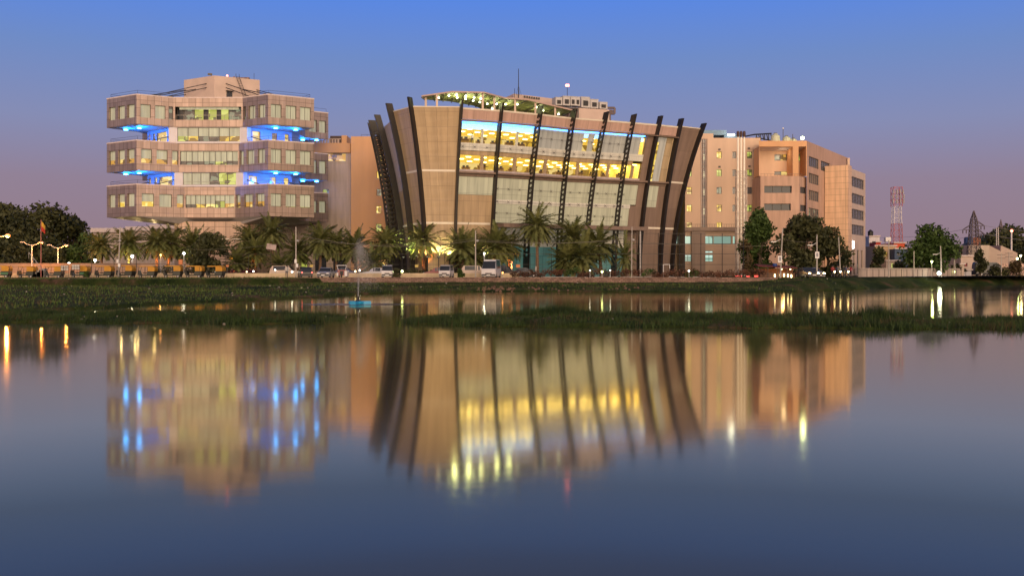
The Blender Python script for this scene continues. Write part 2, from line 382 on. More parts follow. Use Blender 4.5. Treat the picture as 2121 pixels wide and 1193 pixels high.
def build_ground():
    ys = np.concatenate([np.linspace(-40, 8, 14), np.linspace(9.5, 38, 10), np.arange(39, 60, .3), np.arange(60.5, 134.6, .7), [134.9, 135.1, 135.25, 136, 138],
                         np.arange(141, 176, 3), [180, 190, 210, 240, 300, 400, 600, 1000, 2000, 4500]])
    ss = np.linspace(-1, 1, 381); V = []
    for y in ys:
        wd = max(60, abs(y) * .62 + 10) * (1 if y < 200 else 1.6)
        for s in ss:
            x = s * wd; V.append((x, y, height(x, y) - (.0 if y < 190 else .0)))
    n = len(ss); Fc = [(j * n + i, j * n + i + 1, (j + 1) * n + i + 1, (j + 1) * n + i) for j in range(len(ys) - 1) for i in range(n - 1)]
    m, nt, b = principled('grassy_soil'); N = nt.nodes; L = nt.links
    tc = N.new('ShaderNodeTexCoord'); n1 = N.new('ShaderNodeTexNoise'); n1.inputs['Scale'].default_value = .28; n1.inputs['Detail'].default_value = 8; n1.inputs['Roughness'].default_value = .68
    mp = N.new('ShaderNodeMapping'); mp.inputs['Scale'].default_value = (1, .6, 1)
    n2 = N.new('ShaderNodeTexNoise'); n2.inputs['Scale'].default_value = 2.6; n2.inputs['Detail'].default_value = 6
    rp = N.new('ShaderNodeValToRGB'); e = rp.color_ramp.elements
    e[0].position = .40; e[0].color = (.018, .032, .008, 1); e[1].position = .66; e[1].color = (.13, .075, .045, 1)
    for p, c in ((.50, (.040, .058, .012, 1)), (.57, (.062, .060, .020, 1))): x = e.new(p); x.color = c
    mr = N.new('ShaderNodeMapRange'); mr.inputs['To Min'].default_value = .55; mr.inputs['To Max'].default_value = 1.4
    sc = N.new('ShaderNodeVectorMath'); sc.operation = 'SCALE'
    L.new(tc.outputs['Object'], mp.inputs[0]); L.new(mp.outputs[0], n1.inputs['Vector']); L.new(tc.outputs['Object'], n2.inputs['Vector'])
    L.new(n1.outputs['Fac'], rp.inputs[0]); L.new(n2.outputs['Fac'], mr.inputs['Value']); L.new(rp.outputs[0], sc.inputs[0]); L.new(mr.outputs[0], sc.inputs['Scale'])
    L.new(sc.outputs[0], b.inputs['Base Color']); b.inputs['Roughness'].default_value = .95; b.inputs['Specular IOR Level'].default_value = .1
    bp = N.new('ShaderNodeBump'); bp.inputs['Strength'].default_value = .5; bp.inputs['Distance'].default_value = .2; L.new(n2.outputs['Fac'], bp.inputs['Height']); L.new(bp.outputs[0], b.inputs['Normal'])
    setting(npmesh('ground', V, Fc, m, smooth=True))
    # water
    m, nt, b = principled('pond_water'); N = nt.nodes; L = nt.links
    N.remove(b); df = N.new('ShaderNodeBsdfDiffuse'); df.inputs['Color'].default_value = (.074, .062, .044, 1)
    gl = N.new('ShaderNodeBsdfGlossy'); gl.inputs['Color'].default_value = (1, .97, .76, 1)
    t2 = N.new('ShaderNodeTexCoord'); m2 = N.new('ShaderNodeMapping'); m2.inputs['Scale'].default_value = (.05, .11, 1); w2 = N.new('ShaderNodeTexNoise'); w2.inputs['Scale'].default_value = 1; w2.inputs['Detail'].default_value = 4     # patches of wind ripple
    r2 = N.new('ShaderNodeMapRange'); r2.inputs['From Min'].default_value = .38; r2.inputs['From Max'].default_value = .68; r2.inputs['To Min'].default_value = .062; r2.inputs['To Max'].default_value = .088
    L.new(t2.outputs['Object'], m2.inputs[0]); L.new(m2.outputs[0], w2.inputs['Vector']); L.new(w2.outputs['Fac'], r2.inputs['Value']); L.new(r2.outputs[0], gl.inputs['Roughness'])
    lw = N.new('ShaderNodeLayerWeight'); lw.inputs['Blend'].default_value = .5; rp = N.new('ShaderNodeValToRGB'); e = rp.color_ramp.elements     # reflectance of the murky pond by viewing angle
    e[0].position = 0; e[0].color = (.03, .03, .03, 1); e[1].position = 1; e[1].color = (.90, .90, .90, 1)
    for p, v in ((.60, .13), (.72, .19), (.79, .30), (.86, .69), (.92, .80)): x = e.new(p); x.color = (v, v, v, 1)
    mx = N.new('ShaderNodeMixShader'); L.new(lw.outputs['Facing'], rp.inputs[0]); L.new(rp.outputs[0], mx.inputs[0]); L.new(df.outputs[0], mx.inputs[1]); L.new(gl.outputs[0], mx.inputs[2])
    L.new(mx.outputs[0], N['Material Output'].inputs[0])
    tc = N.new('ShaderNodeTexCoord'); mp = N.new('ShaderNodeMapping'); mp.inputs['Scale'].default_value = (.35, 1.6, 1)
    no = N.new('ShaderNodeTexNoise'); no.inputs['Scale'].default_value = 1.2; no.inputs['Detail'].default_value = 3
    bp = N.new('ShaderNodeBump'); bp.inputs['Strength'].default_value = .007; bp.inputs['Distance'].default_value = .1
    L.new(tc.outputs['Object'], mp.inputs[0]); L.new(mp.outputs[0], no.inputs['Vector']); L.new(no.outputs['Fac'], bp.inputs['Height']); L.new(bp.outputs[0], gl.inputs['Normal'])
    mb = MB(); mb.face([(-260, 2, 0), (260, 2, 0), (260, 230, 0), (-260, 230, 0)])
    setting(mb.build('pond_water', m))
    mb = MB(); mb.face([(-160, 136.4, PLAT + .004), (36, 136.4, PLAT + .004), (60, 158, PLAT + .004), (110, 190, PLAT + .004), (110, 200, PLAT + .004), (52, 168, PLAT + .004), (30, 146.5, PLAT + .004), (-160, 146.5, PLAT + .004)])
    setting(mb.build('road', mat('asphalt', (.055, .05, .048), .85, .2, 1.2)))
    mb = MB(); mb.box((-65, 147.3, PLAT + .06), (190, 1.4, .12)); setting(mb.build('pavement', M_CONC))
build_ground()

M_GRASS = leafmat('grass_blades', (.013, .027, .006), (.045, .078, .016), .6)
M_BANK = leafmat('bank_blades', (.036, .066, .012), (.105, .160, .030), .5)
M_GRASS2 = leafmat('dry_grass', (.03, .034, .012), (.10, .075, .030), .5)
def blades(name, pts, hs, ws, m):
    n = len(pts); P = np.array(pts); a = rng.uniform(0, 2 * np.pi, n); h = np.array(hs); w = np.array(ws)
    dx, dy = np.cos(a) * w, np.sin(a) * w
    l = rng.normal(0, .35, (n, 2)) * h[:, None]
    V = np.empty((n, 3, 3)); V[:, 0] = P + np.stack([dx, dy, -.02 + 0 * h], 1); V[:, 1] = P - np.stack([dx, dy, .02 + 0 * h], 1)
    V[:, 2] = P + np.stack([l[:, 0], l[:, 1], h], 1)
    return npmesh(name, V.reshape(-1, 3), np.arange(n * 3).reshape(-1, 3), m, kind='stuff')
def grow_grass():
    A, B, C = ([], [], []), ([], [], []), ([], [], [])
    for i in range(70000):
        x = random.uniform(-34, 32); v = random.random()
        y = Yf(x) + v * 8.8 - .1
        z = height(x, y)
        if z < -.05: continue
        cl = sn(x, y, .55) + .5 * sn(x, y, 1.9)
        k = max(.25, .75 + .9 * cl)
        if cl < -.55 and random.random() < .75: continue
        h = random.uniform(.12, .32) * k
        if v < .06: h = random.uniform(.15, .42)
        T = C if (sn(x, y, .9) > .32 and random.random() < .8 and v > .08) or random.random() < .08 else A
        T[0].append((x, y, z)); T[1].append(h); T[2].append(random.uniform(.008, .018))
    for cx, px, s in ((1800, 1, .55), (1830, 1, .5), (1720, 1, .4), (1420, 1, .3), (1145, 1, .45), (1170, 1, .35), (1120, 1, .3), (960, 1, .25), (1500, 1, .25), (1650, 1, .3), (1860, 1, .35), (620, 1, .2), (60, 1, .3), (1130, 1, .3), (2080, 1, .25)):
        d = Yf(PX(cx, 47)) + 5.2; X = PX(cx, d)
        for i in range(420):
            x = X + random.gauss(0, .62); y = d + random.gauss(0, .5)
            A[0].append((x, y, height(x, y))); A[1].append(s * 1.35 * random.uniform(.35, 1)); A[2].append(.017)
    for i in range(620):      # coarse tussocks and weeds on the spit
        x0 = random.uniform(-33, 31); v = random.choice([random.uniform(.02, .25), random.random(), random.uniform(.5, .95)]); y0 = Yf(x0) + v * 8.8
        if height(x0, y0) < -.02: continue
        hh = random.uniform(.18, .42) * (1 + .5 * max(0, sn(x0, y0, .4)))
        for k in range(34):
            x = x0 + random.gauss(0, .17); y = y0 + random.gauss(0, .14); A[0].append((x, y, height(x0, y0) - .03)); A[1].append(hh * random.uniform(.4, 1)); A[2].append(random.uniform(.010, .022))
    for i in range(52000):
        d = random.uniform(60, 134.5); x = random.uniform(-.56, .56) * d
        if d < Yw(x) + .15: continue
        z = height(x, d); cl = sn(x, d, .22) + .4 * sn(x, d, .8)
        if cl < -.2 and random.random() < .6: continue
        T = B if random.random() < .7 else C
        T[0].append((x, d, z)); T[1].append(random.uniform(.08, .26) * (1 + .7 * max(0, cl))); T[2].append(random.uniform(.02, .05))
    blades('spit_grass', *A, M_GRASS); blades('bank_grass', *B, M_BANK); blades('dry_grass', *C, M_GRASS2)
    # rubble along the far shore and scattered litter
    mb = MB()
    for i in range(230):
        px = random.choice([random.uniform(985, 1330), random.uniform(1000, 1120)]); x = PX(px, 118); y = Yw(x) + abs(random.gauss(0, 3.2)) + .1
        if sn(x, 3, 1.3) < -.1: continue
        r = random.uniform(.05, .24); mb.box((x, y, height(x, y) + r * .2), (r * 1.5, r, r * .8), random.uniform(0, 3), 0, random.uniform(.4, .9))
    setting(mb.build('rubble', mat('broken_brick', (.17, .10, .07), .9, .3, 2)), 'stuff')
    mb = MB()
    for i in range(120):
        d = random.uniform(70, 134); x = random.uniform(-.5, .55) * d
        if d < Yw(x) + .2: continue
        r = random.uniform(.04, .16); mb.box((x, d, height(x, d) + .05), (r * 1.6, r, r * .7), random.uniform(0, 3), 0, .7)
    for i in range(26):
        x = random.uniform(-24, 22); y = Yf(x) + random.uniform(.3, 7); r = random.uniform(.02, .06)
        mb.box((x, y, height(x, y) + .05), (r * 2.2, r, r), random.uniform(0, 3), 0, .7)
    setting(mb.build('litter', mat('pale_litter', (.34, .29, .26), .8, .2)), 'stuff')
grow_grass()

# retaining wall, kerb parapet
def street_walls():
    mb = MB(); n = 60
    for i in range(n):
        x0, x1 = -85 + i * 121 / n, -85 + (i + 1) * 121 / n - .01
        mb.box(((x0 + x1) / 2, WALLY + .1, .95), (x1 - x0, .42, 1.2 + .05 * math.sin(i * 2.1)), 0, 0)
    tag(mb.build('retaining_wall', panelmat('rough_stone_wall', (.25, .16, .125), .5, .22, .03, .9, .35, .4, .5)), 'long low rough stone retaining wall along the top of the grassy bank', 'wall')
    mb = MB(); mb.box((-40.5, 143.2, 1.92), (83, .3, .34)); mb.box((-40.5, 143.2, 1.6), (83, .22, .3))
    tag(mb.build('median_parapet', mat('cream_paint', (.60, .47, .30), .7, .15)), 'long low cream kerb wall along the road behind the rickshaws', 'wall')
    mb = MB(); mb.box((-82.5, 149.5, 2.45), (58, .35, 2.0)); mb.box((-82.5, 149.5, 3.5), (58.2, .5, .12))
    tag(mb.build('boundary_wall', mat('buff_plaster', (.33, .23, .17), .85, .2, .6)), 'buff boundary wall lit orange below the dark trees and lamps', 'wall')
street_walls()

# ------------------------------------------------------------------ the stacked tower
TX = -51.8
def build_tower():
    T = thing('office_tower', 'stacked office tower with three projecting pinkish storeys over blue-lit recesses', 'building', (TX, 179, PLAT))
    def yin(u): return 166.5 + (11 - u) * .633
    def poly(h):        # right half, front to back; mirrored for the left
        full = h + [(-u, y) for u, y in reversed(h)]
        return [(TX + u, y) for u, y in full]
    boxes = [(26.9, 28.12, 30.35, 31.8, 5.9), (19.25, 20.5, 22.85, 24.15, 5.15), (11.55, 13.2, 15.4, 16.8, 4.35)]
    for k, (zb, w0, w1, zt, ui) in enumerate(boxes):
        h = [(ui, yin(ui)), (11, 166.5), (17.8, 171), (14.3, 175.6), (13.4, 180), (13.7, 183.5), (17.4, 186.4), (11, 191.6), (ui, 188.6)]
        P = poly(h); n = len(P); mb = MB(); wins = []; uo = 0
        for i in range(n):
            a, b = P[i], P[(i + 1) % n]; L = math.dist(a, b); ops = []
            if i == 0 or i == n - 2:      # inner faces beside the centre bay
                fr = [(.02, .16), (.27, .53), (.64, .89)] if k else [(.0, .13), (.22, .50), (.62, .89)]
                fr = [(max(.012, x), y) for x, y in fr]
                if i == n - 2: fr = [(1 - y, 1 - x) for x, y in fr]
            elif i in (1, n - 3): fr = [(.06, .29), (.38, .61), (.69, .93)]
            elif i in (5, n - 7): fr = [(.16, .50), (.60, .9)]
            elif i == n - 1: fr = [(.02, .98)]
            else: fr = []
            for x, y in fr: ops.append((x * L, y * L, w0, w1))
            pt = wall(mb, a, b, zb, zt, ops, .45, 0, 0, uo); uo += L
            for o in ops: wins.append((i, pt, o))
        mb.face([(p[0], p[1], zt - .5) for p in P], 1)
        mb.build('storey_wall', [M_TCLAD, M_CONC], T)
        sb = MB()
        if k < 2: sb.face([(p[0], p[1], zb + .02) for p in reversed(P)])
        else:
            Q = [(TX + (p[0] - TX) * .52, 179 + (p[1] - 179) * .62) for p in P]
            for i in range(n): a, b = P[i], P[(i + 1) % n]; c, d = Q[(i + 1) % n], Q[i]; sb.face([(*b, zb + .02), (*a, zb + .02), (*d, zb - 1.0), (*c, zb - 1.0)])
            sb.face([(p[0], p[1], zb - 1.0) for p in reversed(Q)])
        sb.build('soffit', M_SOFF, T)
        cb = MB()
        for i in range(n):
            a, b = P[i], P[(i + 1) % n]; L = math.dist(a, b)
            if i == n - 1: a = (a[0] + .002, a[1]); 
            rz = math.atan2(b[1] - a[1], b[0] - a[0]); nx, ny = math.sin(rz), -math.cos(rz)
            cb.box(((a[0] + b[0]) / 2 - nx * .12, (a[1] + b[1]) / 2 - ny * .12, zt + .1), (L - .02, .36, .2), rz)
        cb.build('coping', M_TCOPE, T)
        # windows
        c = 0
        for i, pt, o in wins:
            c += 1
            if i == n - 1:
                if k == 0:      # open balcony with lit glazing set back behind a rail
                    W = o[1] - o[0]
                    spec = [(0, .10, M_DGLASS), (.10, .26, M_DRK), (.26, .40, M_GRN), (.40, .47, M_DGLASS), (.47, .6, M_GRN), (.6, .66, M_DGLASS), (.66, .78, M_GRN), (.78, 1, M_DRK)]
                    for s0, s1, mm in spec: window(T, pt, o[0] + s0 * W, o[0] + s1 * W, w0 + .02, w1 - .02, 1.3, mm, 0, 0)
                    rb = MB()
                    for q in range(9): rb.tube(pt(o[0] + .15 + q * (W - .3) / 8, w0, .1), pt(o[0] + .15 + q * (W - .3) / 8, w0 + .8, .1), .03, n=4)
                    rb.tube(pt(o[0] + .1, w0 + .8, .1), pt(o[1] - .1, w0 + .8, .1), .035, n=4); rb.build('railing', M_POLE, T)
                    bb = MB(); bb.face([pt(o[0] + .6, w1 - .42, .5), pt(o[1] - .6, w1 - .42, .5), pt(o[1] - .6, w1, .5), pt(o[0] + .6, w1, .5)]); bb.build('awning_blind', M_BLIND, T)
                else:
                    W = (o[1] - o[0]) / 5
                    bl = [.72, .74, .72, .76, .70] if k == 1 else [.72, .70, .70, .45, .66]
                    for q in range(5):
                        window(T, pt, o[0] + q * W, o[0] + (q + 1) * W, w0 + .01, w1 - .01, .35, [[M_DRK, M_DRK, M_DRK, M_GRN, M_DRK], [M_DRK, M_LIT, M_LIT, M_GRN, M_AMB]][k - 1][q], bl[q], 1)
                continue
            right = i in (0, 1, 5)
            if k == 0: bl, pm = 1.0, M_DRK
            elif k == 1: bl, pm = (.66, M_AMB) if not right else (1.0, M_LIT)
            else: bl, pm = random.choice([(.97, M_AMB), (.66, M_AMB), (.6, M_LIT)]), None
            if k == 2: bl, pm = bl
            if k == 2 and i == 0: bl, pm = .58, M_AMB
            if k == 2 and i == 1: bl, pm = .95, M_GRN
            if (o[1] - o[0]) < 1.0 and k == 0: bl, pm = 0, M_DRK
            window(T, pt, *o, .45, pm, bl, 1 if right and (o[1] - o[0]) > 1.5 else 0)
    # recessed storeys between
    recs = [(24.15, 26.9, 5.55), (16.8, 19.25, 4.75)]
    for k, (z0, z1, ui) in enumerate(recs):
        yi = yin(ui)
        h = [(ui, yi), (ui + 1.15, yi - .35), (ui + 1.5, yi + .9), (12.8, 176.3), (13.0, 180), (13, 182), (11, 189), (ui, 188)]
        P = poly(h); n = len(P); mb = MB(); mp_ = MB(); W_ = []
        for i in range(n):
            a, b = P[i], P[(i + 1) % n]; L = math.dist(a, b); ops = []
            if i == 2: ops = [(x * L, y * L, z0 + .15, z1 - .45) for x, y in ((.03, .22), (.5, .64), (.82, .93))]
            if i == n - 4: ops = [(x * L, y * L, z0 + .15, z1 - .45) for x, y in ((.05, .13), (.27, .36), (.44, .9))]
            if i == n - 1: ops = [(.02 * L, .98 * L, z0 + .32, z1 - .05)]
            pt = wall(mp_ if i in (0, 1, n - 3, n - 2, n - 1) else mb, a, b, z0, z1, ops, .25); W_ += [(i, pt, o) for o in ops]
        mb.build('recessed_wall', mat('blue_grey_panel', (.26, .33, .45), .5, .10, .8), T); mp_.build('white_pier', M_TWHITE, T)
        for i, pt, o in W_:
            if i == n - 1:
                W = (o[1] - o[0]) / 6
                bl = [.62, .62, .62, .64, .62, .62] if k == 0 else [.97, .97, .97, 0, 0, 0]
                pm = [M_GRN, M_LIT, M_DRK, M_DRK, M_LIT, M_LIT] if k == 0 else [M_DRK, M_DRK, M_DRK, M_DRK, M_GRN, M_GRN]
                for q in range(6): window(T, pt, o[0] + q * W, o[0] + (q + 1) * W, o[2], o[3], .25, pm[q], bl[q], 0)
                rb = MB(); rb.tube(pt(o[0], o[2] + .55, .08), pt(o[1], o[2] + .55, .08), .03, n=4)
                for q in range(7): rb.tube(pt(o[0] + .1 + q * (o[1] - o[0] - .2) / 6, o[2], .08), pt(o[0] + .1 + q * (o[1] - o[0] - .2) / 6, o[2] + .55, .08), .025, n=4)
                rb.build('railing', M_POLE, T)
            else: window(T, pt, *o, .25, M_LIT, 0, 0)
        # terrace on the roof of the storey below
        # raking struts
        sbm = MB()
        for s in (-1, 1):
            sbm.tube((TX + s * (ui + 1.5), yi + .7, z0 + 1.25), (TX + s * (ui + 4.4), yi - .9, z0 + .2), .075, n=5)
            sbm.tube((TX + s * 12.4, 176, z0 + 1.2), (TX + s * 15.2, 173, z0 + .2), .075, n=5)
        sbm.build('strut', M_BLACK, T)
    # blue floodlights under the projecting storeys
    for k, zb in enumerate((26.9, 19.25)):
        for s in (-1, 1):
            for u, y in ((14.6, 171.2), (11.6, 169.4), (15.5, 185.0), (13.0, 184.6)):
                if s < 0 and y > 180 and u > 14: continue
                x = TX + s * u
                lb = MB(); lb.lathe((x, y, zb - .34), [(.0, 0), (.34, .02), (.36, .12), (.2, .2)], 12, 0); lb.tube((x, y, zb - .14), (x, y, zb + .02), .06, n=6, mi=1)
                l = lb.build('floodlight', [M_BLUE, M_BLACK], T)
                v = Vector((TX - x, 179 - y, 0)).normalized() * (.75 if y < 180 else .15) + Vector((0, 0, .55))
                lamp('floodlight_glow', 'SPOT', (x, y, zb - .95), 1500 if y < 180 else 650, (.0, .19, 1.0), T, .3, v.to_track_quat('-Z', 'Y').to_euler(), R(168))
    # warm downlights under the lowest storey
    for u, y in ((-15.5, 171.5), (-13, 172.4), (-10.4, 173.2), (-8.2, 173.9), (-12.4, 169.6), (-9.6, 170.2)):
        lb = MB(); lb.lathe((TX + u, y, 11.36), [(.13, 0), (.16, .3)], 10); lb.build('downlight', emis('dim_downlight', (1, .72, .3), 2.2), T)
        lamp('downlight_glow', 'POINT', (TX + u, y, 10.5), 30, (1, .72, .3), T, .15)
    # pedestal
    h = [(5.6, 171.6), (7.2, 174), (7.2, 184), (4, 187.5)]
    mb = MB(); P = poly(h); mb.prism(P, PLAT, 10.9, 0, False, False); mb.build('pedestal', M_PED, T)
    mb = MB()
    for i in range(len(P)):
        a, b = P[i], P[(i + 1) % len(P)]; rz = math.atan2(b[1] - a[1], b[0] - a[0])
        mb.box(((a[0] + b[0]) / 2, (a[1] + b[1]) / 2, 7.9), (math.dist(a, b) + .04, .1, .16), rz)
    mb.build('white_band', M_LINE, T)
    # rooftop core, door, ladder, cables, rails
    cx, cy = -51.4, 176.2
    C4 = [(-51.4, 171.9), (-44.6, 176.0), (-51.2, 180.4), (-58.0, 176.0)]
    mb = MB(); mb.prism(C4, 31.3, 36.1, 0, False, True); mb.build('roof_core', M_PINK, T)
    def on(a, b, t, z, o=.0):
        d = Vector((b[0] - a[0], b[1] - a[1])).normalized(); n = (d.y, -d.x)
        return (a[0] + (b[0] - a[0]) * t + n[0] * o, a[1] + (b[1] - a[1]) * t + n[1] * o, z)
    a, b = C4[0], C4[1]
    db = MB(); db.face([on(a, b, .27, 31.9, .03), on(a, b, .38, 31.9, .03), on(a, b, .38, 33.5, .03), on(a, b, .27, 33.5, .03)])
    for s0, s1, z0, z1 in ((.26, .27, 31.9, 33.6), (.38, .39, 31.9, 33.6), (.26, .39, 33.5, 33.62)):
        db.face([on(a, b, s0, z0, .06), on(a, b, s1, z0, .06), on(a, b, s1, z1, .06), on(a, b, s0, z1, .06)], 1)
    db.build('roof_door', [M_DGLASS, M_FRAME], T)
    ab = MB(); p0, p1, p2, p3 = on(a, b, .24, 33.75, 0), on(a, b, .41, 33.75, 0), on(a, b, .41, 33.65, .6), on(a, b, .24, 33.65, .6)
    ab.face([p3, p2, p1, p0]); ab.face([(p[0], p[1], p[2] - .08) for p in (p0, p1, p2, p3)]); ab.face([p3, (p3[0], p3[1], p3[2] - .08), (p2[0], p2[1], p2[2] - .08), p2]); ab.build('door_canopy', M_BLACK, T)
    lb = MB()
    for o in (-.28, .28):
        A, B = on(a, b, .66, 31.7, 1.5), on(a, b, .50, 36.4, .15)
        d = Vector(on(a, b, 1, 0)) - Vector(on(a, b, 0, 0)); d.normalize(); lb.tube(Vector(A) + d * o, Vector(B) + d * o, .05, n=4)
        lb.tube(Vector(B) + d * o, Vector(B) + d * o + Vector((0, 0, .35)), .05, n=4)
    for q in range(15):
        t = (q + .5) / 15; c = Vector(A).lerp(Vector(B), t); lb.tube(c - d * .28, c + d * .28, .03, n=4)
    lb.build('ladder', M_BLACK, T)
    for s in (-1, 1):
        for (t, z, tu, ty, tz) in ((.25, 34.9, 9.6, 168.6, 31.9), (.25, 34.2, 7.6, 169.6, 31.9), (.93, 34.3, 13.5, 170.3, 31.9), (.93, 33.5, 12.2, 172.5, 31.9), (.6, 34.2, 15, 173.0, 31.9)):
            e = C4[1] if s > 0 else C4[3]
            p = on(C4[0], e, t, z) if s > 0 else on(e, C4[0], 1 - t, z)
            cb = MB(); cb.tube(p, (TX + s * tu, ty, tz), .07, n=5); cb.build('stay_rod', M_BLACK, T)
        for zz, ys in ((31.8, 0), (24.15, 0), (16.8, 0)):
            pts = [(6.2, 169.9), (11, 167.0), (17.1, 171), (14, 175.2)]; rb = MB()
            pp = [(TX + s * u, y, zz + .85) for u, y in pts]; rb.path(pp, .025, 4); rb.path([(p[0], p[1], p[2] - .38) for p in pp], .018, 4)
            for p in pp: rb.tube(p, (p[0], p[1], zz + .1), .025, n=4)
            rb.build('edge_rail', M_BLACK, T)
        rb = MB(); pp = [(TX + s * u, y, 32.65) for u, y in ((13.8, 183.9), (17.0, 186.4))]; rb.path(pp, .025, 4); [rb.tube(p, (p[0], p[1], 31.9), .025, n=4) for p in pp]; rb.build('edge_rail', M_BLACK, T)
    mb = MB(); mb.tube((-45.6, 176, 36), (-45.6, 176, 37.3), .035, n=5); mb.build('antenna', M_BLACK, T)
    mb = MB(); mb.box((-49.0, 175.6, 36.35), (.35, .35, .5)); mb.box((-47.5, 175.8, 36.4), (2.3, .8, .12)); [mb.box((-47.5 + q, 175.6, 36.22), (.5, .3, .3)) for q in (-.8, .1, .9)]; mb.build('roof_plant', mat('rust_plant', (.24, .15, .12), .7), T)
    mb = MB(); mb.tube((-52.1, 172.5, 36.0), (-52.1, 172.5, 36.3), .06, n=6); mb.box((-52.3, 172.4, 36.4), (.75, .4, .3), .3); mb.build('roof_floodlight', M_FRAME, T)
    mb = MB(); mb.tube((-49.6, 173.4, 36.0), (-49.6, 173.4, 36.2), .05, n=6, mi=1); mb.lathe((-49.6, 173.4, 36.2), [(.10, 0), (.17, .08), (.17, .2), (.08, .3)], 8); mb.build('obstruction_light', [M_RED, M_BLACK], T)
build_tower()

# ------------------------------------------------------------------ the bowl-shaped glass building
ZG, ZT = 1.45, 27.0
_st = [  # base px, base depth, top x, top y
    (820, 173.0, -23.5, 172.0), (828, 170.0, -22.9, 169.0), (840, 166.5, -21.7, 165.0), (860, 157.0, -18.5, 154.5), (884, 153.0, -15.0, 149.5),
    (941, 154.0, -7.7, 150.0), (1016, 156.5, -1.8, 152.5), (1086, 160.0, 4.0, 156.0), (1153, 163.8, 9.5, 160.0), (1209, 166.0, 14.9, 162.5),
    (1268, 168.3, 19.7, 165.0), (1321, 170.5, 24.5, 167.5), (1364, 172.5, 28.4, 170.0), (1388, 174.5, 32.8, 173.0)]
BASE = [Vector((PX(p, d), d)) for p, d, _, _ in _st]; TOPP = [Vector((x, y)) for _, _, x, y in _st]
FN = len(_st)
def bayn(i):
    a, b = (BASE[i] + TOPP[i]) / 2, (BASE[i + 1] + TOPP[i + 1]) / 2; d = (b - a).normalized(); return Vector((d.y, -d.x))
def stn(i):
    if i == 0: return bayn(0)
    if i == FN - 1: return bayn(FN - 2)
    return (bayn(i - 1) + bayn(i)).normalized()
def SF(s, z, off=0., flat=None):
    i = min(FN - 2, max(0, int(math.floor(s + 1e-9)))); f = s - i
    b = BASE[i].lerp(BASE[i + 1], f); t = TOPP[i].lerp(TOPP[i + 1], f)
    p = max(0, (z - ZG) / (ZT - ZG)) ** 1.8
    n = stn(i).lerp(stn(i + 1), f)
    if i == 4 and False: n = bayn(4)
    q = b + (t - b) * p + n * off
    return (q.x, q.y, z)
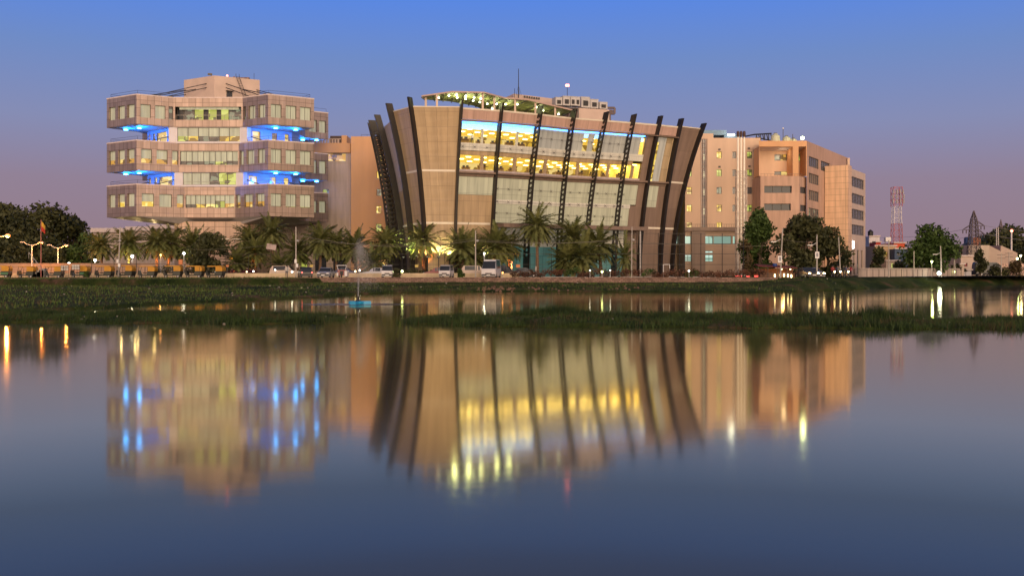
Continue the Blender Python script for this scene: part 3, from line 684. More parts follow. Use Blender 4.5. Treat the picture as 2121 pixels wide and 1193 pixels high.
def build_bowl():
    B = thing('glass_office_building', 'wide bowl-shaped glass office building with dark curving fins and yellow-lit floors', 'building', (5, 170, ZG))
    def panel(name, s0, s1, z0, z1, off, m, nz=None, ret=.35, parent=None, ns=None):
        nz = nz or max(1, int((z1 - z0) / 1.3)); ns = ns or max(1, int(math.ceil(s1 - s0 - 1e-6))); mb = MB()
        ss = sorted({s0, s1, *[k for k in range(int(math.ceil(s0)), int(math.floor(s1)) + 1)]}); zs = [z0 + (z1 - z0) * k / nz for k in range(nz + 1)]
        U = [0]
        for a, b in zip(ss, ss[1:]): U.append(U[-1] + math.dist(SF(a, (z0 + z1) / 2), SF(b, (z0 + z1) / 2)))
        for j, (a, b) in enumerate(zip(ss, ss[1:])):
            for c, e in zip(zs, zs[1:]):
                mb.face([SF(a, c, off), SF(b, c, off), SF(b, e, off), SF(a, e, off)], 0, [(U[j], c), (U[j + 1], c), (U[j + 1], e), (U[j], e)])
            if ret:
                mb.face([SF(a, z0, off - ret), SF(b, z0, off - ret), SF(b, z0, off), SF(a, z0, off)], 0); mb.face([SF(a, z1, off), SF(b, z1, off), SF(b, z1, off - ret), SF(a, z1, off - ret)], 0)
        if ret:
            for c, e in zip(zs, zs[1:]):
                mb.face([SF(s0, c, off - ret), SF(s0, c, off), SF(s0, e, off), SF(s0, e, off - ret)], 0); mb.face([SF(s1, c, off), SF(s1, c, off - ret), SF(s1, e, off - ret), SF(s1, e, off)], 0)
        return mb.build(name, m, parent or B)
    # solid stone bays
    panel('stone_wall', 0, 2, ZG, 26.2, -.5, M_LAV)
    panel('stone_wall', 2, 3, 15.5, 26.3, -.3, M_LAV); panel('stone_wall', 2, 3, ZG, 15.5, -.3, M_TAN)
    panel('stone_wall', 3, 4, ZG, ZT, 0, M_TAN); panel('stone_wall', 4, 5, ZG, ZT, .0, M_TAN)
    panel('stone_wall', 5, 6, ZG, 14.15, .0, M_TAN)
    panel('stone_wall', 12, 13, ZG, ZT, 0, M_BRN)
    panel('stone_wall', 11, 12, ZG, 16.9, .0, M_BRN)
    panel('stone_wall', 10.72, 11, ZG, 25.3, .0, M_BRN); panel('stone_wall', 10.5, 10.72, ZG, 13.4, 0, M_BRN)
    for s0, s1 in ((3.08, 3.95), (4.05, 4.95), (12.05, 12.95)): panel('white_band', s0, s1, 17.55, 17.85, .05, M_LINE, 1, .1)
    for s0, s1 in ((2.1, 2.9), (3.08, 3.95), (4.05, 4.95), (5.05, 5.95), (11.05, 11.95), (12.05, 12.95)): panel('white_band', s0, s1, 9.6, 9.92, .05, M_LINE, 1, .1)
    panel('parapet_band', 5, 12, 25.35, 26.75, .15, M_BAND); panel('coping', 5, 12, 26.75, 27.0, .22, M_LINE, 1, .6)
    panel('coping', 3, 5, 27.0, 27.15, .06, M_LINE, 1, .6); panel('coping', 12, 13, 27.0, 27.15, .06, M_LINE, 1, .6)
    # curtain wall, from the top
    panel('bulkhead', 7.12, 10.72, 24.15, 25.3, -1.0, M_TWHITE, 2, .1)
    panel('cove_panel', 5, 7.12, 24.62, 25.3, -1.0, emis('blue_cove_wash', (.02, .30, 1.0), 2.2), 1, .1); panel('cove_panel', 5, 7.12, 24.1, 24.6, -.9, emis('cyan_cove_wash', (.20, .62, 1.0), 1.9), 1, .1)  # bulkhead panels glow themselves, in place of the cove lamp's blue wash
    for s0, s1 in ((8.5, 8.72), (8.84, 9.06), (10.52, 10.72)): panel('cove_panel', s0, s1, 24.2, 24.75, -.9, MATS['cyan_cove_wash'], 1, .1)
    panel('cove_light', 5.02, 10.71, 24.98, 25.12, -.55, M_BLUECOVE, 1, .1)
    for s0, s1 in ((7.72, 8.52), (8.68, 8.86), (9.04, 10.54)): panel('blind', s0, s1, 21.95, 24.75, -.28, M_FROST2, 2, .05)
    panel('blind', 7.1, 7.72, 21.95, 24.75, -.28, M_FROST2, 2, .05)
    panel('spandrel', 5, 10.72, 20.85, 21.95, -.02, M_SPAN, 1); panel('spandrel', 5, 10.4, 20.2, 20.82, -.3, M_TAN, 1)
    panel('ledge', 5, 12, 17.35, 17.6, .75, M_BRN, 1, 1.1); panel('ledge', 5, 12, 16.95, 17.33, .1, M_BRN, 1, .4)
    panel('sun_shade', 5, 12, 25.0, 25.16, .85, M_BRN, 1, .55)
    panel('spandrel', 5, 10.72, 17.62, 17.98, .0, M_LAV, 1)
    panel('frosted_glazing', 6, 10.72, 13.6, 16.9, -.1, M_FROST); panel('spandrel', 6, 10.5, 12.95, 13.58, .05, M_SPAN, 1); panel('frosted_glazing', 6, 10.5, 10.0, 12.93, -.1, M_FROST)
    panel('frosted_glazing', 5, 6, 14.2, 16.9, -.05, M_FROST)
    panel('frosted_glazing', 11, 11.62, 13.3, 16.9, .02, M_FROST)
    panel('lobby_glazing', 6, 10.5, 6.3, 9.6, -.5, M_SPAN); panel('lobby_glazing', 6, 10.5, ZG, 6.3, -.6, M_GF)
    # glazed corner bay with warm light
    panel('lit_glazing', 11, 11.3, 17.65, 24.2, -.25, M_LIT, 4, .1); panel('frosted_glazing', 11.3, 11.62, 17.65, 25.0, -.2, M_FROST2, 4, .1); panel('frosted_glazing', 11.62, 12, 17.65, 25.0, -.15, panelmat('amber_glazing', (.36, .27, .18), 1.2, 2.2, .03, .3, .2, .5, emit=(1, .8, .4), es=.3), 4, .1)
    panel('frosted_glazing', 11, 11.3, 24.2, 25.0, -.2, M_FROST2, 1, .1)
    # windows in the shaded side bay
    for z in (19.4, 15.0): panel('side_window', 2.62, 2.86, z, z + 1.7, -.27, M_LIT, 1, .05)
    panel('side_window', 2.66, 2.86, 22.4, 24.2, -.27, mat('blue_window', (.1, .25, .4), .2, .1, emit=(.2, .6, 1), es=.5), 1, .05)
    # columns between the lit rooms
    for s in (5.62, 6.02, 6.52, 7.0, 7.42, 8.0, 8.45, 9.0, 9.5, 10.02, 10.4): panel('column', s, s + .09, 17.98, 20.2, -.35, M_TAN, 1, .3)
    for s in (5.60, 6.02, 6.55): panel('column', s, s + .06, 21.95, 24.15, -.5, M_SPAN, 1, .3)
    # rooms
    inn = Vector((-.42, .9)).normalized()
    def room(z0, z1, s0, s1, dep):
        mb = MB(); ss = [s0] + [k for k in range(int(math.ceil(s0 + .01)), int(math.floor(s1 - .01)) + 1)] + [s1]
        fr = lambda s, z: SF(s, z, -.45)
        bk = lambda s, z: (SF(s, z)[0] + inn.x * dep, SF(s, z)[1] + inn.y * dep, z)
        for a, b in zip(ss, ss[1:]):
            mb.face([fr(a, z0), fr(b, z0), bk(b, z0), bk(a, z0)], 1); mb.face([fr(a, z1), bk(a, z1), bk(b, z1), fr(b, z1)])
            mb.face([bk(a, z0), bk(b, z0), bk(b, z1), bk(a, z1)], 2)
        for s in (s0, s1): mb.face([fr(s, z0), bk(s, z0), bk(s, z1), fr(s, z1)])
        mb.build('office_room', [M_INT, mat('carpet', (.20, .16, .10), .9), litmat('open_office_glow', (.30, .16, .02), (.85, .52, .06), (1.1, .80, .25), .8, .8, .9)], B)  # back wall carries patches of room light as emission
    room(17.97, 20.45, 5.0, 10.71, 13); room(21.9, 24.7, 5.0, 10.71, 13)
    lm = None
    for z1, s0, s1, step in ((20.42, 5.15, 10.65, .42), (24.66, 5.15, 7.6, .40), (24.66, 8.6, 10.65, .62)):
        s = s0
        while s < s1:
            for r in range(4):
                p = SF(s, z1, 0); q = (p[0] + inn.x * (1.6 + 3.0 * r), p[1] + inn.y * (1.6 + 3.0 * r), z1 - .05)
                if lm is None:
                    mb = MB(); mb.box((0, 0, 0), (.75, .45, .05)); lm = mb.build('ceiling_light', M_CEILL, B, (0, 0, 0)); o = lm
                else: o = lm.copy(); COL.objects.link(o)
                off = B['_o']; o.location = (q[0] - off[0], q[1] - off[1], q[2] - off[2]); o.rotation_euler.z = .3
            s += step
    for s0, s1 in ((5, 6), (6, 7), (7, 8), (8, 9), (9, 10), (10, 10.72)):
        panel('glass_pane', s0 + .03, s1 - .02, 18.0, 20.2, -.2, M_GLASS, 1, 0); panel('glass_pane', s0 + .03, s1 - .02, 21.96, 25.0, -.12, M_GLASS, 1, 0)
    # spider fittings and tie rods on the glazing
    fb = None
    for z, off, s0, s1 in ((15.25, .0, 6.1, 10.3), (11.5, .0, 6.1, 10.3), (13.25, .15, 6.1, 10.3), (21.35, .1, 5.1, 10.3), (23.4, -.1, 7.2, 10.2)):
        s = s0; rod = MB(); pts = []
        while s < s1:
            p = SF(s, z, off + .1); pts.append(p)
            if fb is None:
                mb = MB(); a = .22
                for dx, dz in ((a, a), (-a, a), (a, -a), (-a, -a)): mb.tube((0, 0, 0), (dx, 0, dz), .035, .02, 4)
                mb.box((0, 0, 0), (.13, .12, .13)); fb = mb.build('glass_bolt', M_FRAME, B, (0, 0, 0)); o = fb
            else: o = fb.copy(); COL.objects.link(o)
            o.location = [p[k] - B['_o'][k] for k in range(3)]; o.rotation_euler.z = .35
            s += .315
        rod.path(pts, .02, 4); rod.build('tie_rod', M_FRAME, B)
    # roof, back
    mb = MB(); fr = [SF(s, ZT - 1, -.5)[:2] for s in [2, 3, 4, 5, 6, 7, 8, 9, 10, 11, 12, 13]]
    back = [(30, 196), (2, 200), (-22, 186)]
    mb.prism(fr + back, 25.7, 26.0, 0); mb.build('roof', M_CONC, B)
    mb = MB(); pl = [SF(13, 20, -.5)[:2]] + back + [SF(0, 20, -.5)[:2]]
    for a, b in zip(pl, pl[1:]): mb.face([(a[0], a[1], ZG), (b[0], b[1], ZG), (b[0], b[1], 26), (a[0], a[1], 26)])
    mb.build('rear_wall', M_LAV, B)
    # porch
    mb = MB(); a, b, c, d = SF(6.05, 9.6, 0), SF(10.85, 9.6, 0), SF(10.85, 9.6, 3.4), SF(6.05, 9.6, 3.4)
    mb.prism([p[:2] for p in (d, c, b, a)], 9.15, 9.75); mb.build('porch_roof', M_BRN, B)
    for s in (6.3, 8.4, 10.6):
        p = SF(s, 9, 3.1); cb = MB(); cb.tube((p[0], p[1], ZG), (p[0], p[1], 9.15), .14, n=8); cb.build('porch_column', M_GREYMET, B)
    # fins
    top = [.9, .9, 1.2, 1.3, 1.35, .95, 1.0, 1.1, 1.15, 1.2, 1.2, 1.35, 1.3, .95]
    hole = {0, 1, 7, 8, 9, 10}
    for i in range(FN):
        n = stn(i); tz = ZT + top[i]; dep0, dep1 = (-.25, 1.25) if i in hole else (-.2, .8); th = .34 if i not in (7, 8, 9, 10) else .22
        if i in (11, 12): th = .44
        if i in (3, 2): th = .5
        if i == 13: th = .42; 
        side = Vector((-n.y, n.x)); mb = MB()
        def P(z, o, k):
            q = SF(float(i) if i < FN - 1 else FN - 1 - 1e-6, z, 0); return (q[0] + n.x * o + side.x * k, q[1] + n.y * o + side.y * k, z + (.0 if o < .5 else .0))
        nz = 34 if i in hole else 18; zs = [ZG + (tz - ZG) * k / nz for k in range(nz + 1)]
        for z0, z1 in zip(zs, zs[1:]):
            for o, r in ((dep0, 0), (dep1, 1)):
                q = [P(z0, o, -th / 2), P(z0, o, th / 2), P(z1, o, th / 2), P(z1, o, -th / 2)]; mb.face(q if r == 0 else q[::-1])
            if i in hole and 4 < z0 < tz - 2.2:
                zc, oc = (z0 + z1) / 2, (dep0 + dep1) / 2; ry, rx = (z1 - z0) * .36, .47
                ring = [(math.cos(a) * rx + oc, zc + math.sin(a) * ry) for a in [math.pi * (2 * k + 1) / 8 for k in range(8)]]
                cor = [(dep1, z1), (dep0, z1), (dep0, z0), (dep1, z0)]
                for k in (-th / 2, th / 2):
                    R_ = [P(z, o, k) for o, z in ring]; C_ = [P(z, o, k) for o, z in cor]
                    for c in range(4):
                        mb.face([C_[c], R_[(2 * c) % 8], R_[(2 * c + 1) % 8]]); mb.face([C_[c], R_[(2 * c + 1) % 8], R_[(2 * c + 2) % 8], C_[(c + 1) % 4]])
                for k in range(8):
                    a, b = ring[k], ring[(k + 1) % 8]; mb.face([P(a[1], a[0], -th / 2), P(b[1], b[0], -th / 2), P(b[1], b[0], th / 2), P(a[1], a[0], th / 2)])
            else:
                for k in (-th / 2, th / 2): mb.face([P(z0, dep0, k), P(z0, dep1, k), P(z1, dep1, k), P(z1, dep0, k)])
        mb.face([P(tz, dep0, -th / 2), P(tz, dep1, -th / 2), P(tz, dep1, th / 2), P(tz, dep0, th / 2)])
        mb.build('fin', M_FIN, B)
    # facade uplights at the foot of the stone bays
    for s, e, off in ((3.3, 420, 1.5), (3.7, 520, 1.5), (4.2, 520, 1.9), (4.5, 700, 1.9), (4.8, 520, 1.9), (5.35, 360, 1.9), (5.75, 260, 1.9), (2.6, 120, 1.3)):
        p = SF(s, 4.0, off); mb = MB(); mb.tube((p[0], p[1], ZG), (p[0], p[1], 4.4), .07, n=6, mi=1); mb.box((p[0], p[1], 4.5), (.5, .3, .22), 0, 1); mb.face([(p[0] - .2, p[1] - .1, 4.615), (p[0] + .2, p[1] - .1, 4.615), (p[0] + .2, p[1] + .1, 4.615), (p[0] - .2, p[1] + .1, 4.615)], 0); mb.build('uplight', [M_GRNWH, M_BLACK], B)
        lamp('uplight_glow', 'SPOT', (p[0], p[1], 4.75), e * (2.6 if s > 4 else 4.2), (1, .88, .42) if s > 4 else (.85, 1, .28), B, .2, (R(180 - 12), 0, 0), R(140))
    # ridge canopy on the roof with spotlights
    cf = [(873, 201, 151.5), (937, 192, 150.6), (1003, 193.5, 151.3), (1046, 205, 154.5), (1092, 208, 156), (1186, 230, 160.5)]
    fr = [at(*p) for p in cf]; bk = [(p[0] + o[0], p[1] + o[1], p[2] + o[2]) for p, o in zip(fr, ((.6, 1.2, -.25), (-.8, 6.0, -.35), (-2, 9.5, -.35), (-3, 9.5, -.35), (-3.5, 9.5, -.35), (-3.5, 9.5, -.35)))]
    mb = MB(); tt = .22
    for k in range(len(fr) - 1):
        a, b, c, d = fr[k], fr[k + 1], bk[k + 1], bk[k]; up = lambda p: (p[0], p[1], p[2] + tt)
        mb.face([a, d, c, b]); mb.face([up(a), up(b), up(c), up(d)], 1); mb.face([a, b, up(b), up(a)], 2); mb.face([d, up(d), up(c), c], 2)
    mb.build('roof_canopy', [mat('canopy_soffit', (.24, .235, .11), .6, .2), M_BLACK, mat('canopy_fascia', (.45, .32, .27), .6, .1)], B)
    rb = MB()
    for k in range(15):
        t = k / 14 * 4.999; i = int(t); f = t - i; p = Vector(fr[i]).lerp(Vector(fr[i + 1]), f); q = Vector(bk[i]).lerp(Vector(bk[i + 1]), f)
        rb.tube(p - Vector((0, 0, .12)), q - Vector((0, 0, .12)), .09, n=4)
    rb.build('rafters', M_FRAME, B)
    for px, dd in ((882, 152), (905, 151), (1000, 151.6), (1024, 153.2), (1067, 155.4), (1109, 157), (1150, 159)):
        d = dd + .3; x = PX(px, d); zt = np.interp(x, [p[0] for p in fr], [p[2] for p in fr]); cb = MB(); cb.box((x, d, (26 + zt) / 2), (.3, .3, zt - 26)); cb.build('canopy_post', M_PINK, B)
    hb = MB(); q0, q1 = (-10.5, 164.5), (6, 171)
    hb.face([(q0[0], q0[1], 26), (q1[0], q1[1], 26), (q1[0], q1[1], 29.0), (q0[0], q0[1], 29.4)]); hb.build('terrace_screen', mat('terrace_green', (.10, .13, .05), .8, .4, 1.5), B)
    cl = None
    for t, f in ((.9, .15), (1.15, .1), (1.2, .35), (1.45, .15), (1.5, .4), (1.75, .25), (1.8, .5), (2.0, .3), (2.1, .55), (2.5, .5), (2.9, .35), (3.3, .3), (3.6, .15), (3.8, .25), (4.3, .2), (4.5, .3), (4.85, .3), (.55, .3), (3.0, .7)):
        i = int(t); p = Vector(fr[i]).lerp(Vector(fr[i + 1]), t - i); q = Vector(bk[i]).lerp(Vector(bk[i + 1]), t - i); c = p.lerp(q, f)
        if cl is None:
            mb = MB(); mb.lathe((0, 0, -.34), [(.05, 0), (.15, .04), (.15, .12), (.08, .24)], 8); cl = mb.build('canopy_light', M_GRNWH, B, (0, 0, 0)); o = cl
        else: o = cl.copy(); COL.objects.link(o)
        o.location = [c[k] - B['_o'][k] for k in range(3)]
    for t in (1.1, 1.6, 2.1, 2.9, 3.5, 4.4):
        i = int(t); p = Vector(fr[i]).lerp(Vector(fr[i + 1]), t - i); q = Vector(bk[i]).lerp(Vector(bk[i + 1]), t - i); c = p.lerp(q, .35); lamp('canopy_glow', 'POINT', (c.x, c.y, c.z - .9), 130, (.95, 1, .4), B, .3)
    # plant room and plinth on the roof
    def blk(name, pts, z0, z1, m): mb = MB(); mb.prism(pts, z0, z1); return mb.build(name, m, B)
    d0 = 166
    blk('plant_room', [(PX(1064, 166), 166), (PX(1166, 172), 172), (PX(1166, 172) - 3, 179), (PX(1064, 166) - 3, 174)], 26, PZ(199, 168), M_PINK)
    blk('plant_room', [(PX(1040, 166), 165.8), (PX(1064, 166) - .02, 165.8), (PX(1064, 166) - .02, 172), (PX(1040, 166), 172)], 26, PZ(203, 166), M_PINK)
    mb = MB()
    for k in range(7): x = PX(1085 + k * 5, 167.2); mb.box((x + .15, 167.1 + k * .28, PZ(203, 168)), (.28, .2, .3))
    mb.build('plant_vent', M_BLACK, B)
    mb = MB(); zp = PZ(226, 168); pa, pb = (PX(1146, 166), 165.9), (PX(1198, 166.6), 166.6); mb.prism([pa, pb, (pb[0] - 1, pb[1] + 3), (pa[0] - 1, pa[1] + 3)], zp - .2, zp)
    for f in (0, .33, .66, 1): mb.box((pa[0] + (pb[0] - pa[0]) * f, pa[1] + (pb[1] - pa[1]) * f + .2, (26 + zp) / 2 - .1), (.18, .18, zp - 26 - .2))
    mb.tube((pa[0], pa[1], zp - 1.0), (pb[0], pb[1], zp - .3), .06, n=4); mb.build('equipment_frame', M_FRAME, B)
    blk('equipment_plinth', [(PX(1196, 167), 167), (PX(1262, 169), 169), (PX(1262, 169) - 2, 176), (PX(1196, 167) - 2, 175)], 26, PZ(226, 168), M_PINK)
    return B
BOWL = build_bowl()

# ------------------------------------------------------------------ rooftop equipment (stands on the roof: things of their own)
def rooftop():
    def ac(px, d, w, h, z, label, fans=1):
        X = PX(px, d); t = thing('air_handling_unit', label, 'air conditioner', (X, d, z), 'air handling units on the glass building roof', False, .35)
        mb = MB(); mb.box((0, 0, .25 + h / 2), (w, 1.6, h)); mb.box((0, -.83, .25 + h * .5), (w * .96, .06, .05)); mb.box((0, 0, .25 + h + .04), (w * 1.03, 1.7, .08)); mb.build('housing', M_GREYMET, t)
        gb = MB()
        for k in range(fans):
            x = -w / 2 + w * (k + .5) / fans; gb.box((x, -.84, .25 + h * .42), (w / fans * .55, .1, h * .5))
        gb.build('louvre', M_BLACK, t)
        fb = MB(); [fb.box((sx * w * .4, sy * .6, .125), (.15, .15, .25)) for sx in (-1, 1) for sy in (-1, 1)]; fb.build('stand', M_FRAME, t)
    zp = PZ(226, 168)
    for px, d, w, h, z, fans, lab in ((1154, 166.5, 1.2, 1.25, zp, 1, 'narrow grey rooftop air unit closest to the pink plant room'), (1170, 166.8, 1.3, 1.5, zp, 1, 'grey rooftop air unit second along from the plant room, dark louvred side'),
             (1188, 167.0, 1.7, 1.45, zp, 2, 'wide grey rooftop air unit with two dark louvres in mid row'), (1209, 169, 1.6, 1.75, zp, 1, 'tallest grey rooftop air unit at the near edge of the plinth'),
             (1227, 169.6, 1.5, 1.45, zp, 1, 'grey air unit in the middle of the rooftop plinth'), (1246, 170.3, 1.5, 1.1, zp, 1, 'lowest grey air unit at the far end of the plinth beside the pipe loop')):
        ac(px, d, w, h, z, lab, fans)
    d = 170; t = thing('pipe_loop', 'dark looped duct pipe beyond the last rooftop air unit', 'pipe', (PX(1265, d), d, 26))
    for k, r in ((0, .2), (1, .16)):
        mb = MB(); o = k * .5; z0, z1 = PZ(236, d), PZ(224, d) - o * .9; mb.path([(PX(1256, d), d, z1), (PX(1273 - k * 4, d), d, z1), (PX(1273 - k * 4, d), d, z0 + o * .6), (PX(1263, d), d, z0 + o * .6), (PX(1263, d), d, 26)], r, 8); mb.build('duct', mat('brown_duct', (.16, .12, .11), .5), t)
    d = 166; t = thing('rooftop_mast', 'tall thin black antenna mast rising from the glass building roof', 'mast', (PX(1074, d), d, 26))
    mb = MB(); mb.tube((PX(1074, d), d, 26), (PX(1074, d), d, PZ(143, d)), .11, .05, 6); mb.build('pole', M_BLACK, t)
    mb = MB(); [mb.tube((PX(1074, d), d, PZ(178, d)), (PX(1074 + s, d), d - .5, PZ(199, d)), .025, n=4) for s in (-5, 6, 2)]; mb.build('guy_wire', M_BLACK, t)
    mb = MB(); mb.tube((PX(1066, d), d, 28), (PX(1066, d), d, PZ(184, d)), .04, n=5); mb.build('aerial', M_BLACK, t)
    d = 170; t = thing('obstruction_beacon', 'red aircraft warning beacon on a thin pole above the roof units', 'beacon', (PX(1175, d), d, 26))
    mb = MB(); mb.tube((PX(1175, d), d, 26), (PX(1175, d), d, PZ(181, d)), .045, n=5); mb.build('pole', M_BLACK, t)
    for s in (-1.6, 1.8): mb = MB(); mb.lathe((PX(1175 + s, d), d, PZ(180, d)), [(.12, 0), (.2, .1), (.2, .3), (.1, .42)], 8); mb.build('lamp', M_RED, t)
rooftop()

# ------------------------------------------------------------------ neighbouring buildings
def simple_window(parent, x0, x1, z0, z1, y, m, blind=0, mull=1, dep=.25):
    pt = lambda u, z, o=0: (x0 + u, y + o, z)
    return window(parent, pt, 0, x1 - x0, z0, z1, dep, m, blind, mull)
def front_wall(mb, px0, px1, ytop, zb, d, ops, dep=.3, mi=0):
    x0 = PX(px0, d); O = [(PX(a, d) - x0, PX(b, d) - x0, PZ(q, d), PZ(p, d)) for a, b, p, q in ops]
    pt = wall(mb, (x0, d), (PX(px1, d), d), zb, PZ(ytop, d), O, dep, mi, mi); return pt, O
def build_neighbours():
    # orange-and-pink block between the two big buildings
    d = 190; B = thing('office_block', 'plain orange and pale pink block between the tower and the glass building', 'building', (PX(740, d), d, PLAT))
    wins = [(780, 791, 318, 334, M_LIT), (780, 791, 355, 371, M_LIT), (780, 790, 392, 406, M_DRK), (779, 790, 427, 442, M_LIT), (779, 790, 464, 480, M_GRN)]
    mb = MB(); pt, O = front_wall(mb, 727, 800, 283, PLAT, d, [w[:4] for w in wins]); x0, x1 = PX(727, d), PX(800, d)
    mb.face([(x0, d + 16, PLAT), (x0, d, PLAT), (x0, d, PZ(283, d)), (x0, d + 16, PZ(283, d))]); mb.face([(x0, d, PZ(283, d)), (x1, d, PZ(283, d)), (x1, d + 16, PZ(283, d)), (x0, d + 16, PZ(283, d))])
    mb.build('orange_wall', M_ORNG, B)
    for o, w in zip(O, wins): window(B, pt, *o, .3, w[4], 0, 1)
    mb = MB(); mb.prism([(x1 + .003, d + .4), (PX(840, d), d + .4), (PX(840, d), d + 14), (x1 + .003, d + 14)], PLAT, PZ(300, d)); mb.build('pale_bay', M_PALEW, B)
    d2 = 192; xa, xb = PX(490, d2), PX(727, d2) - .02
    mb = MB(); pt, O = front_wall(mb, 490, 726.8, 297, PLAT, d2, [(640, 716, 318, 334), (668, 681, 392, 404), (623, 636, 525, 560), (652, 676, 530, 562), (690, 718, 530, 562), (640, 648, 462, 468)], .5)
    zt = PZ(297, d2); mb.face([(xa, d2, zt), (xb, d2, zt), (xb, d2 + 16, zt), (xa, d2 + 16, zt)]); mb.build('pale_wall', M_PALEW, B)
    mb = MB(); mb.box(((PX(640, d2) + xb) / 2, d2 - .25, (PZ(297, d2) + PZ(317, d2)) / 2), (xb - PX(640, d2), .4, PZ(297, d2) - PZ(317, d2))); mb.build('parapet', M_ORNG, B)
    mm = [M_AMB, M_GRN, M_GRN, M_DGLASS, M_DGLASS, M_DGLASS]
    for o, m in zip(O, mm): window(B, pt, *o, .5, m, 0, 2 if o[1] - o[0] > 3 else 0)
    mb = MB()
    for k in range(9): x = PX(652 + k * 6, d2); mb.box((x, d2 + .4, zt + .42), (.32, .2, .75))
    mb.box(((PX(650, d2) + PX(705, d2)) / 2, d2 + .4, zt + .86), (PX(705, d2) - PX(650, d2), .3, .14)); mb.build('balustrade', M_PINK, B)
    mb = MB(); mb.prism([(PX(676, d2), d2 + 4), (PX(700, d2), d2 + 4), (PX(700, d2), d2 + 8), (PX(676, d2), d2 + 8)], zt, PZ(282, d2 + 4)); mb.build('louvred_plant', mat('brown_louvre', (.10, .065, .055), .7), B)
    mb = MB(); mb.prism([(PX(700, d2) + .02, d2 + 4), (PX(711, d2), d2 + 4), (PX(711, d2), d2 + 9), (PX(700, d2) + .02, d2 + 9)], zt, PZ(281, d2 + 4)); mb.build('stair_head', M_ORNG, B)
    mb = MB(); mb.tube((PX(748, d), d + .3, PZ(279, d)), (PX(772, d), d + .3, PZ(279, d)), .03, n=4); [mb.tube((PX(p, d), d + .3, PZ(283, d)), (PX(p, d), d + .3, PZ(279, d)), .03, n=4) for p in (748, 760, 772)]; mb.build('roof_rail', M_BLACK, B)
    # low pale building far off on the left
    d = 240; B = thing('low_building', 'long low pale roofed building far behind the palms beside the tower foot', 'building', (PX(290, d), d, PLAT))
    for a, b, y in ((190, 262, 474), (262.3, 312, 471), (312.3, 362, 467)):
        mb = MB(); x0, x1 = PX(a, d), PX(b, d); mb.prism([(x0, d), (x1, d), (x1, d + 12), (x0, d + 12)], PLAT, PZ(y + 6, d)); mb.build('wall', M_PALEW, B)
        mb = MB(); mb.box(((x0 + x1) / 2, d - .2, PZ(y + 3, d)), (x1 - x0 + .1, 1.0, 1.0)); mb.build('roof_edge', M_TCOPE, B)
    # peach block on the right with chimneys in front
    d = 190; B = thing('peach_office_block', 'tall peach rendered office block with small lit windows and a glazed stair strip', 'building', (PX(1490, d), d, PLAT))
    W = []
    for c, xs in enumerate((1427.5, 1489.5, 1552.5)):
        for r, y in enumerate((321.5, 358.5, 395, 431.5, 468)):
            m = [[M_GRN, M_GRN, M_LIT, M_LIT, M_LIT], [M_LIT, M_GRN, M_DRK, M_LIT, M_LIT], [M_GRN, M_GRN, M_GGLASS, M_GRN, M_LIT]][c][r]
            W.append((xs - 5.2, xs + 5.2, y - 7, y + 7, m))
    for r, y in enumerate((321.5, 358.5, 395, 431.5)): W.append((1517, 1525, y - 7, y + 7, M_GGLASS))
    W.append((1453, 1463.5, 288, 472, None))
    mb = MB(); L = [w for w in W if w[0] < 1475]; Rr = [w for w in W if w[0] > 1475]
    for a, b, y, ww in ((1400, 1477.5, 277, L), (1477.5, 1575, 286, Rr)):
        pt, O = front_wall(mb, a, b, y, PLAT, d, [w[:4] for w in ww])
        for o, w in zip(O, ww):
            if w[4]: window(B, pt, *o, .28, w[4], 0, 1)
            else:
                g = MB(); g.face([pt(o[0], o[2], .2), pt(o[1], o[2], .2), pt(o[1], o[3], .2), pt(o[0], o[3], .2)]); gw = g.build('stair_glazing', M_GGLASS, B)
                nb = 21; fr = MB()
                for k in range(nb + 1): z = o[2] + (o[3] - o[2]) * k / nb; q = pt(o[0], z, .1), pt(o[1], z, .1); fr.box(((q[0][0] + q[1][0]) / 2, q[0][1], z), (o[1] - o[0], .1, .07))
                for u in (o[0] - .12, o[0] + .25, o[1] - .25, o[1] + .12): fr.box((pt(u, 0, .02)[0], d + .02, (o[2] + o[3]) / 2), (.1, .14, o[3] - o[2]))
                fr.build('frame', mat('rose_frame', (.32, .22, .19), .6), gw)
                for k, y in enumerate((326, 362, 398, 438)):
                    g = MB(); z = PZ(y, d); g.face([pt(o[0] + .3, z - .6, .19), pt(o[1] - .3, z - .6, .19), pt(o[1] - .3, z + .6, .19), pt(o[0] + .3, z + .6, .19)]); g.build('lit_pane', mat('stair_glow', (.3, .3, .25), .3, .1, emit=(.85, .78, .5), es=.35), gw)
    for a, b, y in ((1400, 1477.5, 277), (1477.5, 1575, 286)):
        z = PZ(y, d); mb.face([(PX(a, d), d, z), (PX(b, d), d, z), (PX(b, d), d + 20, z), (PX(a, d), d + 20, z)])
    mb.face([(PX(1477.5, d), d, PZ(286, d)), (PX(1477.5, d), d + 20, PZ(286, d)), (PX(1477.5, d), d + 20, PZ(277, d)), (PX(1477.5, d), d, PZ(277, d))])
    mb.build('peach_wall', M_PEACH, B)
    vb = MB()
    for px, y in ((1427, 347), (1490, 310), (1490, 346), (1551, 308), (1552, 345)): vb.box((PX(px, d), d - .05, PZ(y, d)), (.42, .2, .32))
    vb.build('vent_grille', M_FRAME, B)
    for x0, x1, y0, y1, m in ((1455, 1505, 270, 278, 'blue_cladding'), (1500, 1535, 279, 286, 'blue_cladding'), (1455, 1478, 278, 288, 'blue_cladding')):
        mb = MB(); dd = d + 6; mb.prism([(PX(x0, dd), dd), (PX(x1, dd), dd), (PX(x1, dd), dd + 6), (PX(x0, dd), dd + 6)], PZ(y1 + 2, dd), PZ(y0, dd)); mb.build('roof_plant', mat(m, (.16, .28, .40), .5, .1), B)
